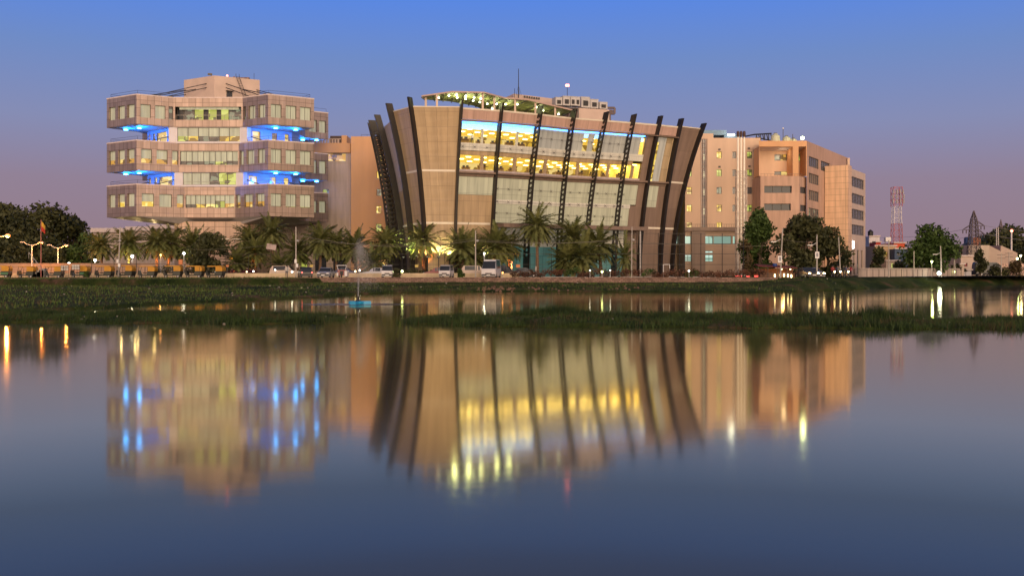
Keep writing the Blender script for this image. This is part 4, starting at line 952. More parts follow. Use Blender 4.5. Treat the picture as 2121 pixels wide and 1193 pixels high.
    mb = MB(); dd = d + 5; mb.box((PX(1514, dd), dd, PZ(280, dd)), (1.3, .3, .35)); mb.build('roof_light', M_WHITEL, B); lamp('roof_light_glow', 'POINT', (PX(1514, dd), dd - .6, PZ(279, dd)), 25, (.9, 1, .8), B)
    # roof truss and tanks
    mb = MB(); dd = d + 3; za, zb = PZ(277, dd), PZ(283, dd)
    mb.path([(PX(1543, dd), dd, zb), (PX(1562, dd), dd, za - .2), (PX(1598, dd), dd, za)], .14, 5); mb.path([(PX(1565, dd), dd, PZ(285, dd)), (PX(1598, dd), dd, PZ(292, dd))], .12, 5)
    for k in range(8): x = 1567 + k * 4.2; mb.tube((PX(x, dd), dd, za - .1), (PX(x + (3 if k % 2 else 0), dd), dd, PZ(291, dd)), .1, n=5)
    mb.build('roof_truss', M_BLACK, B)
    # low annexe in front of it
    d = 182; A = thing('annexe', 'two-storey buff annexe with teal-lit windows and a railed flat roof', 'building', (PX(1460, d), d, PLAT))
    ww = [(1397, 1431, 489, 506), (1461, 1477, 489, 506), (1478, 1515, 489, 506), (1518, 1523, 489, 506), (1418, 1432, 528, 542), (1461, 1477, 520, 524), (1461, 1477, 528, 542)]
    mb = MB(); pt, O = front_wall(mb, 1385, 1545, 471, PLAT, d, ww, .35); x0, x1, z = PX(1385, d), PX(1545, d), PZ(471, d)
    mb.face([(x0, d, z), (x1, d, z), (x1, d + 7, z), (x0, d + 7, z)]); mb.build('wall', mat('buff_render', (.40, .29, .21), .8, .1, .5), A)
    for o in O: window(A, pt, *o, .35, M_TEAL, 0, 1 if o[1] - o[0] > 1.2 else 0)
    mb = MB(); mb.box(((x0 + x1) / 2, d - .3, PZ(475, d)), (x1 - x0, .6, .7)); mb.build('cornice', M_BRN, A)
    mb = MB(); mb.box((PX(1446, d), d - .25, (PZ(480, d) + PLAT) / 2), (PX(1460, d) - PX(1432, d), .5, PZ(480, d) - PLAT)); mb.build('pier', M_BRN, A)
    mb = MB(); zr = z + .55
    for k in range(30): x = PX(1390 + k * 5, d); mb.tube((x, d, z), (x, d, zr), .025, n=4)
    mb.tube((x0, d, zr), (x1, d, zr), .035, n=4); mb.build('railing', M_FRAME, A)
    mb = MB(); mb.box((PX(1401, d), d + .5, z + .7), (1.1, .6, 1.3)); mb.build('roof_hatch', M_ROSE, A)
    # balcony block with the raking side wing
    d = 185; B = thing('balcony_office_block', 'orange and rose corner block with deep top balcony and raking window side', 'building', (PX(1650, d), d, PLAT))
    zt = PZ(292, d); x0, x1 = PX(1572, d), PX(1671, d); z1, z0 = PZ(304, d), PZ(365, d)
    mb = MB(); pt = wall(mb, (x0, d), (x1, d), z0, zt, [(.05, PX(1642, d) - x0, z0 + .02, z1), (PX(1654, d) - x0, x1 - x0 - .12, z0 + .02, z1)], 4.0); mb.build('balcony_frame', M_ORNG, B)
    mb = MB(); d3 = d + 4; O = [(PX(1604, d3) - x0, PX(1641, d3) - x0, PZ(333, d3), PZ(320, d3)), (PX(1604, d3) - x0, PX(1645, d3) - x0, PZ(363, d3), PZ(355.5, d3)), (PX(1654, d3) - x0, PX(1661, d3) - x0, PZ(333, d3), PZ(319, d3))]
    pt = wall(mb, (x0 + .01, d3), (x1 - .01, d3), z0 - 1, zt - .3, O, .2); mb.build('balcony_wall', M_PEACH, B)
    for k, o in enumerate(O):
        if k == 2: window(B, pt, *o, .2, M_GRN, 0, 0); continue
        W = (o[1] - o[0]) / 3
        for q in range(3): window(B, pt, o[0] + q * W, o[0] + (q + 1) * W, o[2], o[3], .2, [M_DRK, M_AMB, M_DRK if k == 0 else M_AMB][q], 0, 0)
    mb = MB(); mb.face([(x0, d + .1, z1 + .05), (x1, d + .1, z1 + .05), (x1, d3, z1 - .35), (x0, d3, z1 - .35)]); mb.box(((x0 + x1) / 2 + 1, d + 1.6, z1 - .25), (3.2, .1, .1), .5); mb.build('balcony_soffit', M_TWHITE, B)
    lamp('balcony_light', 'POINT', (PX(1630, d), d + 2.2, z1 - 1.2), 40, (1, .7, .4), B, .4)
    pb = [(x0 - .02, d - 1.2), (PX(1655, d - 1.2), d - 1.2), (x1 + .3, d + 1.2), (x1 + .3, d + 6), (x0 - .02, d + 6)]
    mb = MB(); zbx = PZ(365, d - 1.2)
    O1 = [(PX(1583, d - 1.2) - pb[0][0], PX(1640, d - 1.2) - pb[0][0], PZ(401, d), PZ(386.5, d)), (PX(1583, d - 1.2) - pb[0][0], PX(1638, d - 1.2) - pb[0][0], PZ(437, d), PZ(423, d))]
    pt1 = wall(mb, pb[0], pb[1], PLAT, zbx, O1, .5); L2 = math.dist(pb[1], pb[2])
    O2 = [(.15 * L2, .95 * L2, PZ(401, d), PZ(388, d)), (.15 * L2, .95 * L2, PZ(438, d), PZ(425, d))]; pt2 = wall(mb, pb[1], pb[2], PLAT, zbx, O2, .2); wall(mb, pb[2], pb[3], PLAT, zbx, []); wall(mb, pb[4], pb[0], PLAT, zbx, [])
    mb.face([(p[0], p[1], zbx - .02) for p in pb]); mb.build('rose_bay', M_ROSE, B)
    for o in O1: window(B, pt1, *o, .5, M_DGLASS, 0, 2)
    for o in O2: window(B, pt2, *o, .2, M_GGLASS, 0, 1)
    mb = MB()
    for k in range(13): x = pb[0][0] + .1 + k * 7.4 / 12; mb.tube((x, d - 1.15, zbx), (x, d - 1.15, zbx + .42), .03, n=4)
    mb.tube((pb[0][0], d - 1.15, zbx + .42), (pb[1][0], d - 1.15, zbx + .42), .035, n=4); mb.tube((pb[1][0], pb[1][1], zbx + .42), (pb[2][0], pb[2][1], zbx + .42), .035, n=4); mb.build('balcony_rail', M_BRN, B)
    # raking side face
    S0, S1 = (54.75, 185.0), (72.2, 213.7); dr = ((S1[0] - S0[0]) / 33.6, (S1[1] - S0[1]) / 33.6); zt = 26.55
    sp = lambda t, o=0: (S0[0] + dr[0] * t + dr[1] * o, S0[1] + dr[1] * t - dr[0] * o)
    def zr(y, t): return CAMH + (HY - y) * sp(t)[1] / F
    rows = [(323, 344), (357.5, 378.5), (393, 413), (430, 447), (466, 480)]
    mb = MB(); O = []
    for k, (a, b) in enumerate(rows):
        zA = CAMH + (HY - a) * (S0[1] + 1) / F; zB = zA - 1.9; O.append((1.5, 8.9, zB, zA))
        if k == 0: O.append((10.4, 17.5, zB, zA))
    pt = wall(mb, S0, S1, PLAT, zt, O, .22); mb.face([(x0, d, zt), (S0[0], S0[1], zt), (S1[0], S1[1], zt), (S1[0] - 14, S1[1], zt)]); mb.build('side_wall', M_ROSE, B)
    for k, o in enumerate(O): window(B, pt, *o, .22, M_GGLASS if k < 3 else [M_DRK, M_GGLASS, M_AMB, M_GGLASS][k % 4], 0, 4)
    # tiled box and banded end wing
    q0 = sp(13.0, .1); q1 = (q0[0] + .854 * 4.5, q0[1] - .52 * 4.5); q2 = (q1[0] + dr[0] * 3, q1[1] + dr[1] * 3); q3 = sp(16.2, .1); z2 = 23.0
    mb = MB(); mb.prism([q0, q1, q2, q3], PLAT, z2); mb.build('tiled_bay', M_TILE, B)
    r0 = (q1[0] + .25, q1[1] + 1.2); r1 = (r0[0] + dr[0] * 16.3, r0[1] + dr[1] * 16.3); z3 = 22.7
    mb = MB(); O = []
    zs = [(362, 378.5), (397, 411), (430, 445.5), (463, 479)]
    for a, b in zs: zA = CAMH + (HY - a) * r0[1] / F; O.append((.6, 15.2, zA - 2.0, zA))
    for k in range(4): O.append((1.2 + k * 3.6, 3.2 + k * 3.6, PLAT + .3, 6.6))
    pt = wall(mb, r0, r1, PLAT, z3, O, .3); mb.face([(r0[0], r0[1], z3), (r1[0], r1[1], z3), (r1[0] - 8, r1[1], z3), (r0[0] - 6, r0[1] + 2, z3)])
    mb.face([(r1[0], r1[1], PLAT), (r1[0] - 8, r1[1] + 5, PLAT), (r1[0] - 8, r1[1] + 5, z3), (r1[0], r1[1], z3)]); mb.build('banded_wing', M_PINK, B)
    for k, o in enumerate(O):
        if k < 4:
            w = window(B, pt, *o, .3, M_GGLASS, 0, 5); lb = MB()
            for q in range(7): z = o[2] + (o[3] - o[2]) * (q + .5) / 7; lb.tube(pt(o[0], z, .12), pt(o[1], z, .12), .03, n=4)
            lb.build('louvre', mat('grey_louvre', (.30, .28, .28), .5), w)
        else: window(B, pt, *o, .3, M_PALEW if k % 2 else M_DRK, 0, 1)
    for k in range(2): 
        p = pt(.55 + k * 3.8, 0, -.12); mb = MB(); mb.box((p[0], p[1], 7.6), (.3, .2, 1.5)); mb.build('wall_light', M_WHITEL, B)
    mb = MB(); mb.prism([(r0[0] - .05, r0[1] - .2), (r0[0] + .4, r0[1] - .2), (r0[0] + .4, r0[1] + .6), (r0[0] - .05, r0[1] + .6)], PLAT, CAMH + (HY - 328) * r0[1] / F); mb.build('corner_pier', M_PEACH, B)
    # lamp and tanks on its roof
    t = thing('roof_floodlamp', 'bright greenish-white floodlamp on the roof corner above the deep balcony', 'lamp', (PX(1662, 186), 186, 26.55))
    mb = MB(); mb.tube((PX(1662, 186), 186, 26.5), (PX(1662, 186), 186, 27.0), .06, n=6); mb.build('post', M_FRAME, t)
    mb = MB(); mb.lathe((PX(1662, 186), 186, 26.95), [(.15, 0), (.33, .1), (.33, .35), (.12, .5)], 10); mb.build('lamp_head', emis('bright_flood', (.9, 1, .45), 24), t); lamp('lamp_glow', 'POINT', (PX(1662, 186), 185.2, 27.2), 90, (.9, 1, .5), t, .3)
    for px, w, lab, h in ((1606, 1.7, 'cream rooftop water tank next to the black roof truss', 2.0), (1629, 1.5, 'cream rooftop water tank midway to the bright roof floodlamp', 1.5), (1643, 1.3, 'small cream rooftop tank closest to the bright roof floodlamp', 1.1)):
        dd = 190; t = thing('water_tank', lab, 'water tank', (PX(px, dd), dd, 26.55), 'tanks on the balcony block roof'); mb = MB(); mb.lathe((PX(px, dd), dd, 26.55), [(w / 2, 0), (w / 2 * 1.04, h * .3), (w / 2, h * .75), (w * .2, h)], 14); mb.build('tank_body', mat('cream_tank', (.55, .56, .40), .5, .1), t)
        mb = MB(); mb.lathe((PX(px, dd), dd, 26.55 + h), [(w * .2, 0), (w * .18, .12)], 10); mb.build('lid', M_FRAME, t)
    for px, y, lab in ((1622, 268, 'thin roof mast with a small lamp beside the cream tanks'), (1642, 278, 'short thin roof mast without lamp beside the bright floodlamp')):
        t = thing('roof_mast', lab, 'mast', (PX(px, 187), 187, 26.55)); mb = MB(); mb.tube((PX(px, 187), 187, 26.5), (PX(px, 187), 187, PZ(y, 187)), .06, n=5); mb.build('pole', M_FRAME, t)
        if y == 268: mb = MB(); mb.lathe((PX(px, 187), 187, PZ(y, 187)), [(.08, 0), (.16, .08), (.14, .25)], 8); mb.build('lamp', M_WHITEP, t)
    # triple boiler chimney in a lattice frame
    d = 176; t = thing('boiler_chimney', 'three slim pale flues with dark cowls rising from a lattice frame', 'chimney', (PX(1534, d), d, PLAT))
    for px in (1528.5, 1535, 1541.5):
        x = PX(px, d); mb = MB(); mb.tube((x, d, PLAT), (x, d, PZ(284, d)), .17, n=10); f = mb.build('flue', mat('pale_flue', (.88, .82, .70), .4, .05), t)
        mb = MB(); mb.lathe((x, d, PZ(284, d)), [(.18, -.05), (.26, .15), (.26, .7), (.2, 1.0)], 10); mb.build('cowl', mat('rust_cowl', (.07, .035, .03), .6), f)
    mb = MB(); hw = PX(1544.5, d) - PX(1534.5, d); zt = PZ(355, d); c = PX(1535, d); n = 15
    cor = [(c - hw, d - hw * .8), (c + hw, d - hw * .8), (c + hw, d + hw * .8), (c - hw, d + hw * .8)]
    for p in cor: mb.tube((*p, PLAT), (*p, zt), .085, n=4)
    for k in range(n):
        z0 = PLAT + (zt - PLAT) * k / n; z1 = PLAT + (zt - PLAT) * (k + 1) / n
        for a, b in zip(cor, cor[1:] + cor[:1]): mb.tube((*a, z1), (*b, z1), .05, n=4); mb.tube((*a, z0) if k % 2 else (*b, z0), (*b, z1) if k % 2 else (*a, z1), .045, n=4)
    mb.build('lattice_frame', mat('pale_steel', (.52, .44, .38), .5, .1), t)
build_neighbours()

# ------------------------------------------------------------------ vegetation
M_PALM = leafmat('palm_frond', (.070, .088, .024), (.190, .195, .068), .5)
M_PALMD = leafmat('dead_frond', (.12, .065, .035), (.20, .12, .06), .6)
M_TRUNK = mat('palm_bark', (.17, .105, .065), .9, .35, 5, bump=.6)
M_BARK = mat('tree_bark', (.09, .065, .045), .9, .3, 4, bump=.5)
M_LEAF = leafmat('dark_leaves', (.022, .028, .011), (.080, .082, .030), .45)
M_LEAFG = leafmat('green_leaves', (.022, .045, .010), (.075, .12, .028), .5)
M_LEAFB = leafmat('brown_leaves', (.06, .040, .018), (.14, .10, .045), .6)
M_HEDGE = leafmat('reddish_hedge', (.055, .030, .018), (.17, .075, .045), .7)
def palm_proto(name, h, r, nf, droop, skirt, seed):
    rs = np.random.default_rng(seed); t = thing(name, 'x', 'palm tree', (0, 0, 0), None, False)
    mb = MB(); prof = []; n = 16
    for k in range(n + 1): z = h * k / n; w = (.27 - .10 * (k / n) + (.07 if k == 0 else 0)) * (1.08 if k % 2 else .95); prof.append((w, z))
    mb.lathe((0, 0, 0), prof, 9); mb.build('trunk', M_TRUNK, t)
    V = []; Fc = []
    def frond(az, el, L, dr, leaf):
        p = np.array([0, 0, h - .05]); N = 15; d = np.array([math.cos(az) * math.cos(el), math.sin(az) * math.cos(el), math.sin(el)]); st = L / N; hz = np.array([-math.sin(az), math.cos(az), 0])
        for k in range(N):
            q = p + d * st
            f = (k + 1) / N; w = .018
            i = len(V); V.extend([p + hz * w, p - hz * w, q - hz * w * .8, q + hz * w * .8]); Fc.append((i, i + 1, i + 2, i + 3))
            if k > 1:
                ll = leaf * (math.sin(math.pi * (.12 + .80 * f)) ** .7) * rs.uniform(.8, 1.15)
                for s in (-1, 1):
                    for m in (0, .5):
                        b = p + d * st * m; o = hz * s * .78 + d * .62 + np.array([0, 0, -.30 + rs.normal(0, .18)]); o = o / np.linalg.norm(o)
                        e = b + o * ll; v = d * .085
                        i = len(V); V.extend([b - v, b + v, e + v * .25, e - v * .1]); Fc.append((i, i + 1, i + 2, i + 3))
            p = q; d = d + np.array([0, 0, -dr / N]) ; d = d / np.linalg.norm(d)
    for k in range(nf):
        u = (k + .5) / nf; el = 1.38 - 1.95 * u ** .85 + rs.normal(0, .08)
        frond(k * 2.39996 + rs.normal(0, .15), el, r * rs.uniform(.9, 1.12) * (1.12 if u < .3 else 1), droop * rs.uniform(.75, 1.25), r * .19)
    npmesh('crown', V, Fc, M_PALM, t)
    if skirt:
        V.clear(); Fc.clear()
        for k in range(skirt): frond(rs.uniform(0, 6.28), -rs.uniform(.5, 1.25), r * rs.uniform(.55, .8), .8, r * .10)
        npmesh('dead_fronds', V, Fc, M_PALMD, t)
    return t
PALMG = 'palms in front of the office buildings'
def plant_palms():
    P = [palm_proto('palm_tree', 5.6, 3.5, 78, 1.25, 24, 1), palm_proto('palm_tree', 4.2, 3.3, 74, 1.0, 6, 2), palm_proto('palm_tree', 7.4, 3.5, 72, 1.3, 46, 3), palm_proto('palm_tree', 2.2, 3.0, 60, .9, 0, 4)]
    used = set()
    # px of trunk, py of crown top, depth, variant, label, uplight colour
    L = [(213, 474, 158, 0, 'dim palm standing nearest the dark trees, beside the tall utility pole', None), (267, 466, 154, 0, 'palm with bright green-lit fronds under the tower\'s lit soffit', 'g'),
         (325, 464, 154, 0, 'orange-lit thinner trunk palm of the pair below the tower soffit', 'o'), (345, 463, 155, 0, 'orange-lit palm with spreading dark fronds, right one of the pair below the soffit', 'o'),
         (400, 469, 156, 1, 'palm with vivid green heart leaning out from the dark bushy tree', 'g'), (489, 508, 152, 3, 'small palm with glowing orange trunk at the foot of the tower pedestal', 'o'),
         (517, 459, 157, 0, 'palm against the right edge of the tower pedestal', None), (529, 490, 153, 1, 'short palm with twin orange-lit trunk below the tower\'s right arm', 'o'),
         (567, 447, 155, 2, 'big dark palm reaching the underside of the tower\'s right arm', None), (577, 520, 151, 3, 'low bushy palm behind the tilted white board', None),
         (616, 484, 157, 1, 'dark palm hidden behind the pole with two wires', None), (663, 458, 154, 0, 'broad palm with browned skirt before the pale pink wall', None), (697, 470, 156, 0, 'slimmer palm close behind the broad brown-skirted palm', None),
         (737, 472, 156, 1, 'slender dark palm before the orange block, above the fountain jet', None), (792, 466, 154, 0, 'wide palm with yellow-tipped fronds beside the black fins', 'w'), (774, 508, 151, 3, 'low palm in the fountain mist beside the white van', None),
         (877, 456, 153, 0, 'palm with orange-lit trunk before the brightly uplit stone bay', 'o'), (960, 470, 151, 1, 'full round palm with drooping fronds behind the wooden pole', None), (976, 486, 152, 3, 'smaller palm tucked into the full round palm', None),
         (1028, 466, 154, 1, 'palm with yellow-green underside beside the plain dark fin', 'w'), (1055, 474, 155, 0, 'palm with strongly orange-lit trunk near the tallest shaggy palm', 'o'), (1113, 424, 151, 2, 'tallest palm with long shaggy brown skirt before the glazing', None),
         (1187, 447, 155, 0, 'dense green palm between two perforated fins', None), (1206, 485, 150, 3, 'low spreading palm in front of the dense green palm', None), (1172, 500, 150, 3, 'small palm at the side of the low spreading palm', None), (1246, 462, 156, 1, 'dull palm before the fourth perforated fin, its crown under the porch roof', None), (1296, 486, 153, 3, 'smallest thin palm standing before the porch column', None)]
    hh = [5.6, 4.2, 7.4, 2.2]; rr = [3.5, 3.3, 3.5, 3.0]
    for px, py, d, v, lab, lit in L:
        X = PX(px, d); ztop = PZ(py, d) - PLAT; nat = hh[v] + rr[v] * .92; sc = ztop / nat
        if v == 3: sc = min(sc, 1.25)
        if (px in (1296,)): sc = .62 * 1.2
        s = (sc if v != 3 else sc, sc, ztop / nat)
        if px == 1296: s = (.62, .62, ztop / nat)
        if v not in used:
            used.add(v); o = P[v]; o.location = (X, d, PLAT); o.scale = s; o['label'] = lab; o['group'] = PALMG; o.rotation_euler.z = random.uniform(0, 6)
        else: o = dup(P[v], (X, d, PLAT), random.uniform(0, 6), lab, PALMG, s)
        o.rotation_euler.x, o.rotation_euler.y = random.gauss(0, .035), random.gauss(0, .045)
        if lit:
            e, c = {'o': (260, (1, .30, .06)), 'g': (330, (.85, 1, .25)), 'w': (200, (1, .85, .35))}[lit]
            f = thing('garden_floodlight', {'o': 'small orange garden floodlight at the foot of the ', 'g': 'small green-white garden floodlight under the ', 'w': 'small warm garden floodlight beneath the '}[lit] + ' '.join(lab.split()[:7]), 'lamp', (X + .1, d - 1.3, PLAT), 'garden floodlights under the palms')
            mb = MB(); mb.tube((X + .1, d - 1.3, PLAT), (X + .1, d - 1.3, PLAT + .3), .04, n=5); mb.box((X + .1, d - 1.35, PLAT + .38), (.28, .18, .2)); mb.build('housing', M_BLACK, f)
            mb = MB(); mb.face([(X - .02, d - 1.3, PLAT + .49), (X + .22, d - 1.3, PLAT + .49), (X + .22, d - 1.42, PLAT + .49), (X - .02, d - 1.42, PLAT + .49)]); mb.build('lens', {'o': M_ORANGE, 'g': M_GRNWH, 'w': M_WARM}[lit], f)
            lamp('floodlight_glow', 'SPOT', (X + .1, d - 1.4, PLAT + .6), e * 7, c, f, .15, (R(180 - 16), 0, 0), R(70))
def leaf_cloud(blobs, n, size, seed, squash=.8):
    """many small leaf clumps spread through overlapping blobs, sparser at the rim so that the outline breaks up"""
    rs = np.random.default_rng(seed); B = np.array(blobs); vol = B[:, 3] ** 2.2; idx = rs.choice(len(B), n, p=vol / vol.sum())
    u = rs.normal(0, 1, (n, 3)); u /= np.linalg.norm(u, axis=1)[:, None]; rad = rs.uniform(0, 1, n) ** .42 * rs.choice([1, 1, 1, 1.12], n)
    C = B[idx, :3] + u * (B[idx, 3] * rad)[:, None] * np.array([1, 1, squash])
    a = rs.normal(0, 1, (n, 3)); a /= np.linalg.norm(a, axis=1)[:, None]; b = np.cross(a, rs.normal(0, 1, (n, 3))); b /= np.linalg.norm(b, axis=1)[:, None]
    s = size * rs.uniform(.5, 1.3, n)[:, None]
    V = np.stack([C - a * s, C - b * s * .55, C + a * s, C + b * s * .55], 1).reshape(-1, 3)
    return V, np.arange(n * 4).reshape(-1, 4)
def tree(name, label, px, d, ytop, wpx, m, seed, n=2600, size=.38, base=PLAT, trunk=.3, low=.25, cat='tree', group=None, lean=0, squash=.8, nb=16):
    rs = random.Random(seed); X = PX(px, d); H = PZ(ytop, d) - base; w = wpx * d / F / 2
    t = thing(name, label, cat, (X, d, base), group, False)
    blobs = []
    for k in range(nb):
        f = rs.random(); z = H * (low + (.93 - low) * f); prof = math.sin(math.pi * (.18 + .72 * f)) ** .8
        rb = w * rs.uniform(.28, .46) * (.75 + .35 * prof); a = rs.uniform(0, 6.28); q = max(0, w * prof - rb * .75) * rs.uniform(.3, 1.0)
        blobs.append((math.cos(a) * q + lean * f, math.sin(a) * q, min(z, H - rb * squash), rb))
    V, Fc = leaf_cloud(blobs, n, size, seed, squash); npmesh('crown', V, Fc, m, t)
    mb = MB(); hz = H * max(low + .12, .3)
    pts = [(0, 0, -.1), (rs.uniform(-.1, .1), 0, hz * .5), (rs.uniform(-.2, .2), rs.uniform(-.2, .2), hz)]
    mb.path(pts, trunk, 8, 0, trunk * .65)
    for b in sorted(blobs, key=lambda b: -b[3])[:9]: 
        mid = ((pts[2][0] + b[0]) / 2 + rs.uniform(-.2, .2), (pts[2][1] + b[1]) / 2, (pts[2][2] + b[2]) / 2 + .2); mb.path([pts[2], mid, b[:3]], trunk * .45, 5, 0, trunk * .12)
    mb.build('trunk', M_BARK, t)
    return t
def plant_trees():
    tree('broadleaf_tree', 'massive dark tree filling the skyline nearest the big orange street lamp', 5, 192, 422, 240, M_LEAF, 11, 7000, .5, trunk=.6, low=.12, nb=26)
    tree('broadleaf_tree', 'tall dark tree with jagged crown behind the red and yellow flag', 92, 188, 417, 185, M_LEAF, 12, 6400, .48, trunk=.55, low=.1, nb=24)
    tree('broadleaf_tree', 'dark tree sloping down towards the tower, last of the dark mass', 142, 194, 446, 110, M_LEAF, 13, 4200, .46, trunk=.45, low=.12, nb=18)
    for k, (px, yt, w, lab) in enumerate(((30, 505, 80, 'dark shrubby tree under the big orange lamp'), (110, 512, 70, 'dark shrub below the second double-arm street lamp'), (175, 480, 70, 'dim green tree right of the dark tree mass by two white lamps'), (150, 518, 55, 'yellow-lit shrub above the white lamps at the entrance'))):
        tree('shrub_tree', lab, px, 165 + k, yt, w, M_LEAF if k < 2 else M_LEAFG, 20 + k, 1500, .34, low=.08, trunk=.2)
    tree('bushy_tree', 'dark bushy multi-stemmed tree between the green-lit palm and the tower pedestal', 432, 150, 482, 100, M_LEAF, 31, 3400, .3, low=.2, trunk=.18)
    tree('broadleaf_tree', 'tall bright green tree beside the lattice chimney frame', 1573, 160, 427, 92, M_LEAFG, 41, 6000, .32, low=.02, trunk=.3, nb=22, squash=1.0)
    tree('broadleaf_tree', 'wide dark tree in front of the rose coloured bay', 1664, 156, 444, 150, M_LEAF, 42, 7000, .34, low=.0, trunk=.35, nb=24)
    tree('broadleaf_tree', 'thin dark tree overlapping the wide dark tree, its edge against the tiled bay', 1716, 158, 462, 86, M_LEAF, 43, 2800, .32, low=.05, trunk=.22)
    tree('small_tree', 'sparse small leafy tree before the banded wing', 1748, 154, 505, 50, M_LEAF, 44, 520, .3, low=.3, trunk=.12)
    tree('small_tree', 'brownish half-bare tree at the foot of the lattice chimney', 1546, 158, 492, 38, M_LEAFB, 45, 600, .26, low=.2, trunk=.14)
    tree('conifer_tree', 'narrow dark conifer next to the banded wing of the rose building', 1820, 170, 510, 42, M_LEAF, 46, 1300, .3, low=.05, trunk=.2, squash=1.1)
    tree('broadleaf_tree', 'large round green tree beside the red and white mast', 1925, 174, 463, 124, M_LEAFG, 47, 5200, .36, low=.08, trunk=.4, nb=26)
    tree('conifer_tree', 'small feathery pine in front of the beige shed', 2030, 180, 515, 38, M_LEAF, 48, 900, .28, low=.12, trunk=.16, squash=1.1)
    tree('shrub_tree', 'dark shrub by the pale kiosk beside the pylon foot', 1985, 180, 545, 36, M_LEAF, 49, 600, .28, low=.02, trunk=.1)
    for k, (px, w, yt, lab) in enumerate(((2065, 55, 548, 'dark scrub bush below the beige shed'), (2105, 50, 540, 'dry brownish bush at the outermost end of the shore'), (1865, 45, 540, 'dark bush under the large round tree'))):
        tree('bush', lab, px, 185, yt, w, M_LEAFB if k == 1 else M_LEAF, 60 + k, 700, .28, low=.02, trunk=.1, cat='bush')
    # clipped planting behind the fence
    H = [(265, 340, 546, M_LEAF, 'dark hedge behind the fence below the green-lit palm'), (345, 480, 545, M_LEAF, 'dark hedge behind the parked rickshaws near the bushy tree'), (700, 760, 556, M_LEAF, 'low dark hedge behind the silver sedan'), (835, 935, 556, M_LEAF, 'low dark hedge in front of the uplit stone bay'),
         (455, 530, 556, mat('magenta_bush', (.10, .02, .045), .8, .4, 2), 'magenta flowering hedge beside the glowing orange trunk')]
    for k, (a, b, yt, m, lab) in enumerate(H):
        d = 150.5; x0, x1 = PX(a, d), PX(b, d); z = PZ(yt, d); n = int((x1 - x0) * 2)
        bl = [(x0 + (x1 - x0) * (i + .5) / n, d + random.uniform(-.3, .3), PLAT + (z - PLAT) * random.uniform(.3, .62), (z - PLAT) * .42) for i in range(n)]
        V, Fc = leaf_cloud(bl, int((x1 - x0) * 130), .16, 80 + k); tag(npmesh('hedge', V, Fc, m), lab, 'hedge')
    # reddish roadside hedge on the wall, with green clumps
    for k, (a, b, yt, m, lab) in enumerate(((1058, 1168, 555, M_HEDGE, 'reddish roadside hedge beside the white minibus'), (1195, 1330, 554, M_HEDGE, 'reddish roadside hedge between the two green clumps'), (1352, 1440, 554, M_HEDGE, 'reddish roadside hedge in front of the dark solid fins'),
                                   (1440, 1585, 555, M_HEDGE, 'reddish roadside hedge in front of the annexe'), (1168, 1200, 553, M_LEAFG, 'green clump in the reddish hedge below the low spreading palm'), (1328, 1354, 553, M_LEAFG, 'narrow green clump in the reddish hedge by the white goal frame'), (1420, 1445, 554, M_LEAFG, 'green clump in the reddish hedge before the annexe wall'))):
        d = 136.9; x0, x1 = PX(a, d), PX(b, d); z = PZ(yt, d); n = int((x1 - x0) * 2.2)
        bl = [(x0 + (x1 - x0) * (i + .5) / n, d + random.uniform(-.25, .25), PLAT + (z - PLAT) * (random.uniform(.2, .66)), (z - PLAT) * .40) for i in range(n)]
        V, Fc = leaf_cloud(bl, int((x1 - x0) * 170), .13, 90 + k); tag(npmesh('hedge', V, Fc, m), lab, 'hedge')
    d = 136.6
    tree('bush', 'rounded green bush on the wall between the white van and the minibus', 953, d, 556, 20, M_LEAFG, 71, 420, .16, low=.02, trunk=.06, cat='bush')
    tree('bush', 'green bush on the wall near the two sign racks', 178, d, 562, 16, M_LEAFG, 72, 300, .15, low=.02, trunk=.05, cat='bush')
    tree('bush', 'dark bush on the wall next to the small white van in the mist', 822, d, 556, 22, M_LEAF, 73, 420, .16, low=.02, trunk=.06, cat='bush')
    # far wooded ridge
    V = []; bl = []
    for k in range(70): px = random.uniform(2020, 2330); dd = random.uniform(470, 560); hgt = 17 * math.exp(-((px - 2085) / 40) ** 2) + 11; bl.append((PX(px, dd), dd, 1 + hgt * random.uniform(.2, .85), random.uniform(4, 7)))
    for k in range(120): px = random.uniform(-320, 2400); dd = random.uniform(330, 520); bl.append((PX(px, dd), dd, 2 + random.uniform(0, 3), random.uniform(3.5, 5.5)))
    V, Fc = leaf_cloud(bl, 30000, 1.15, 5); setting(npmesh('distant_wood', V, Fc, M_LEAF), 'stuff')
    mb = MB(); rows = []
    for j in range(9):
        rows.append([(PX(1990 + i * 22, 560), 540 + j * 12, 1.0 + (19 * math.exp(-((1990 + i * 22 - 2095) / 70) ** 2) + 4) * math.sin(math.pi * j / 8)) for i in range(18)])
    for j in range(8):
        for i in range(17): mb.face([rows[j][i], rows[j][i + 1], rows[j + 1][i + 1], rows[j + 1][i]])
    setting(mb.build('hill', M_LEAF, smooth=True))
plant_palms(); plant_trees()

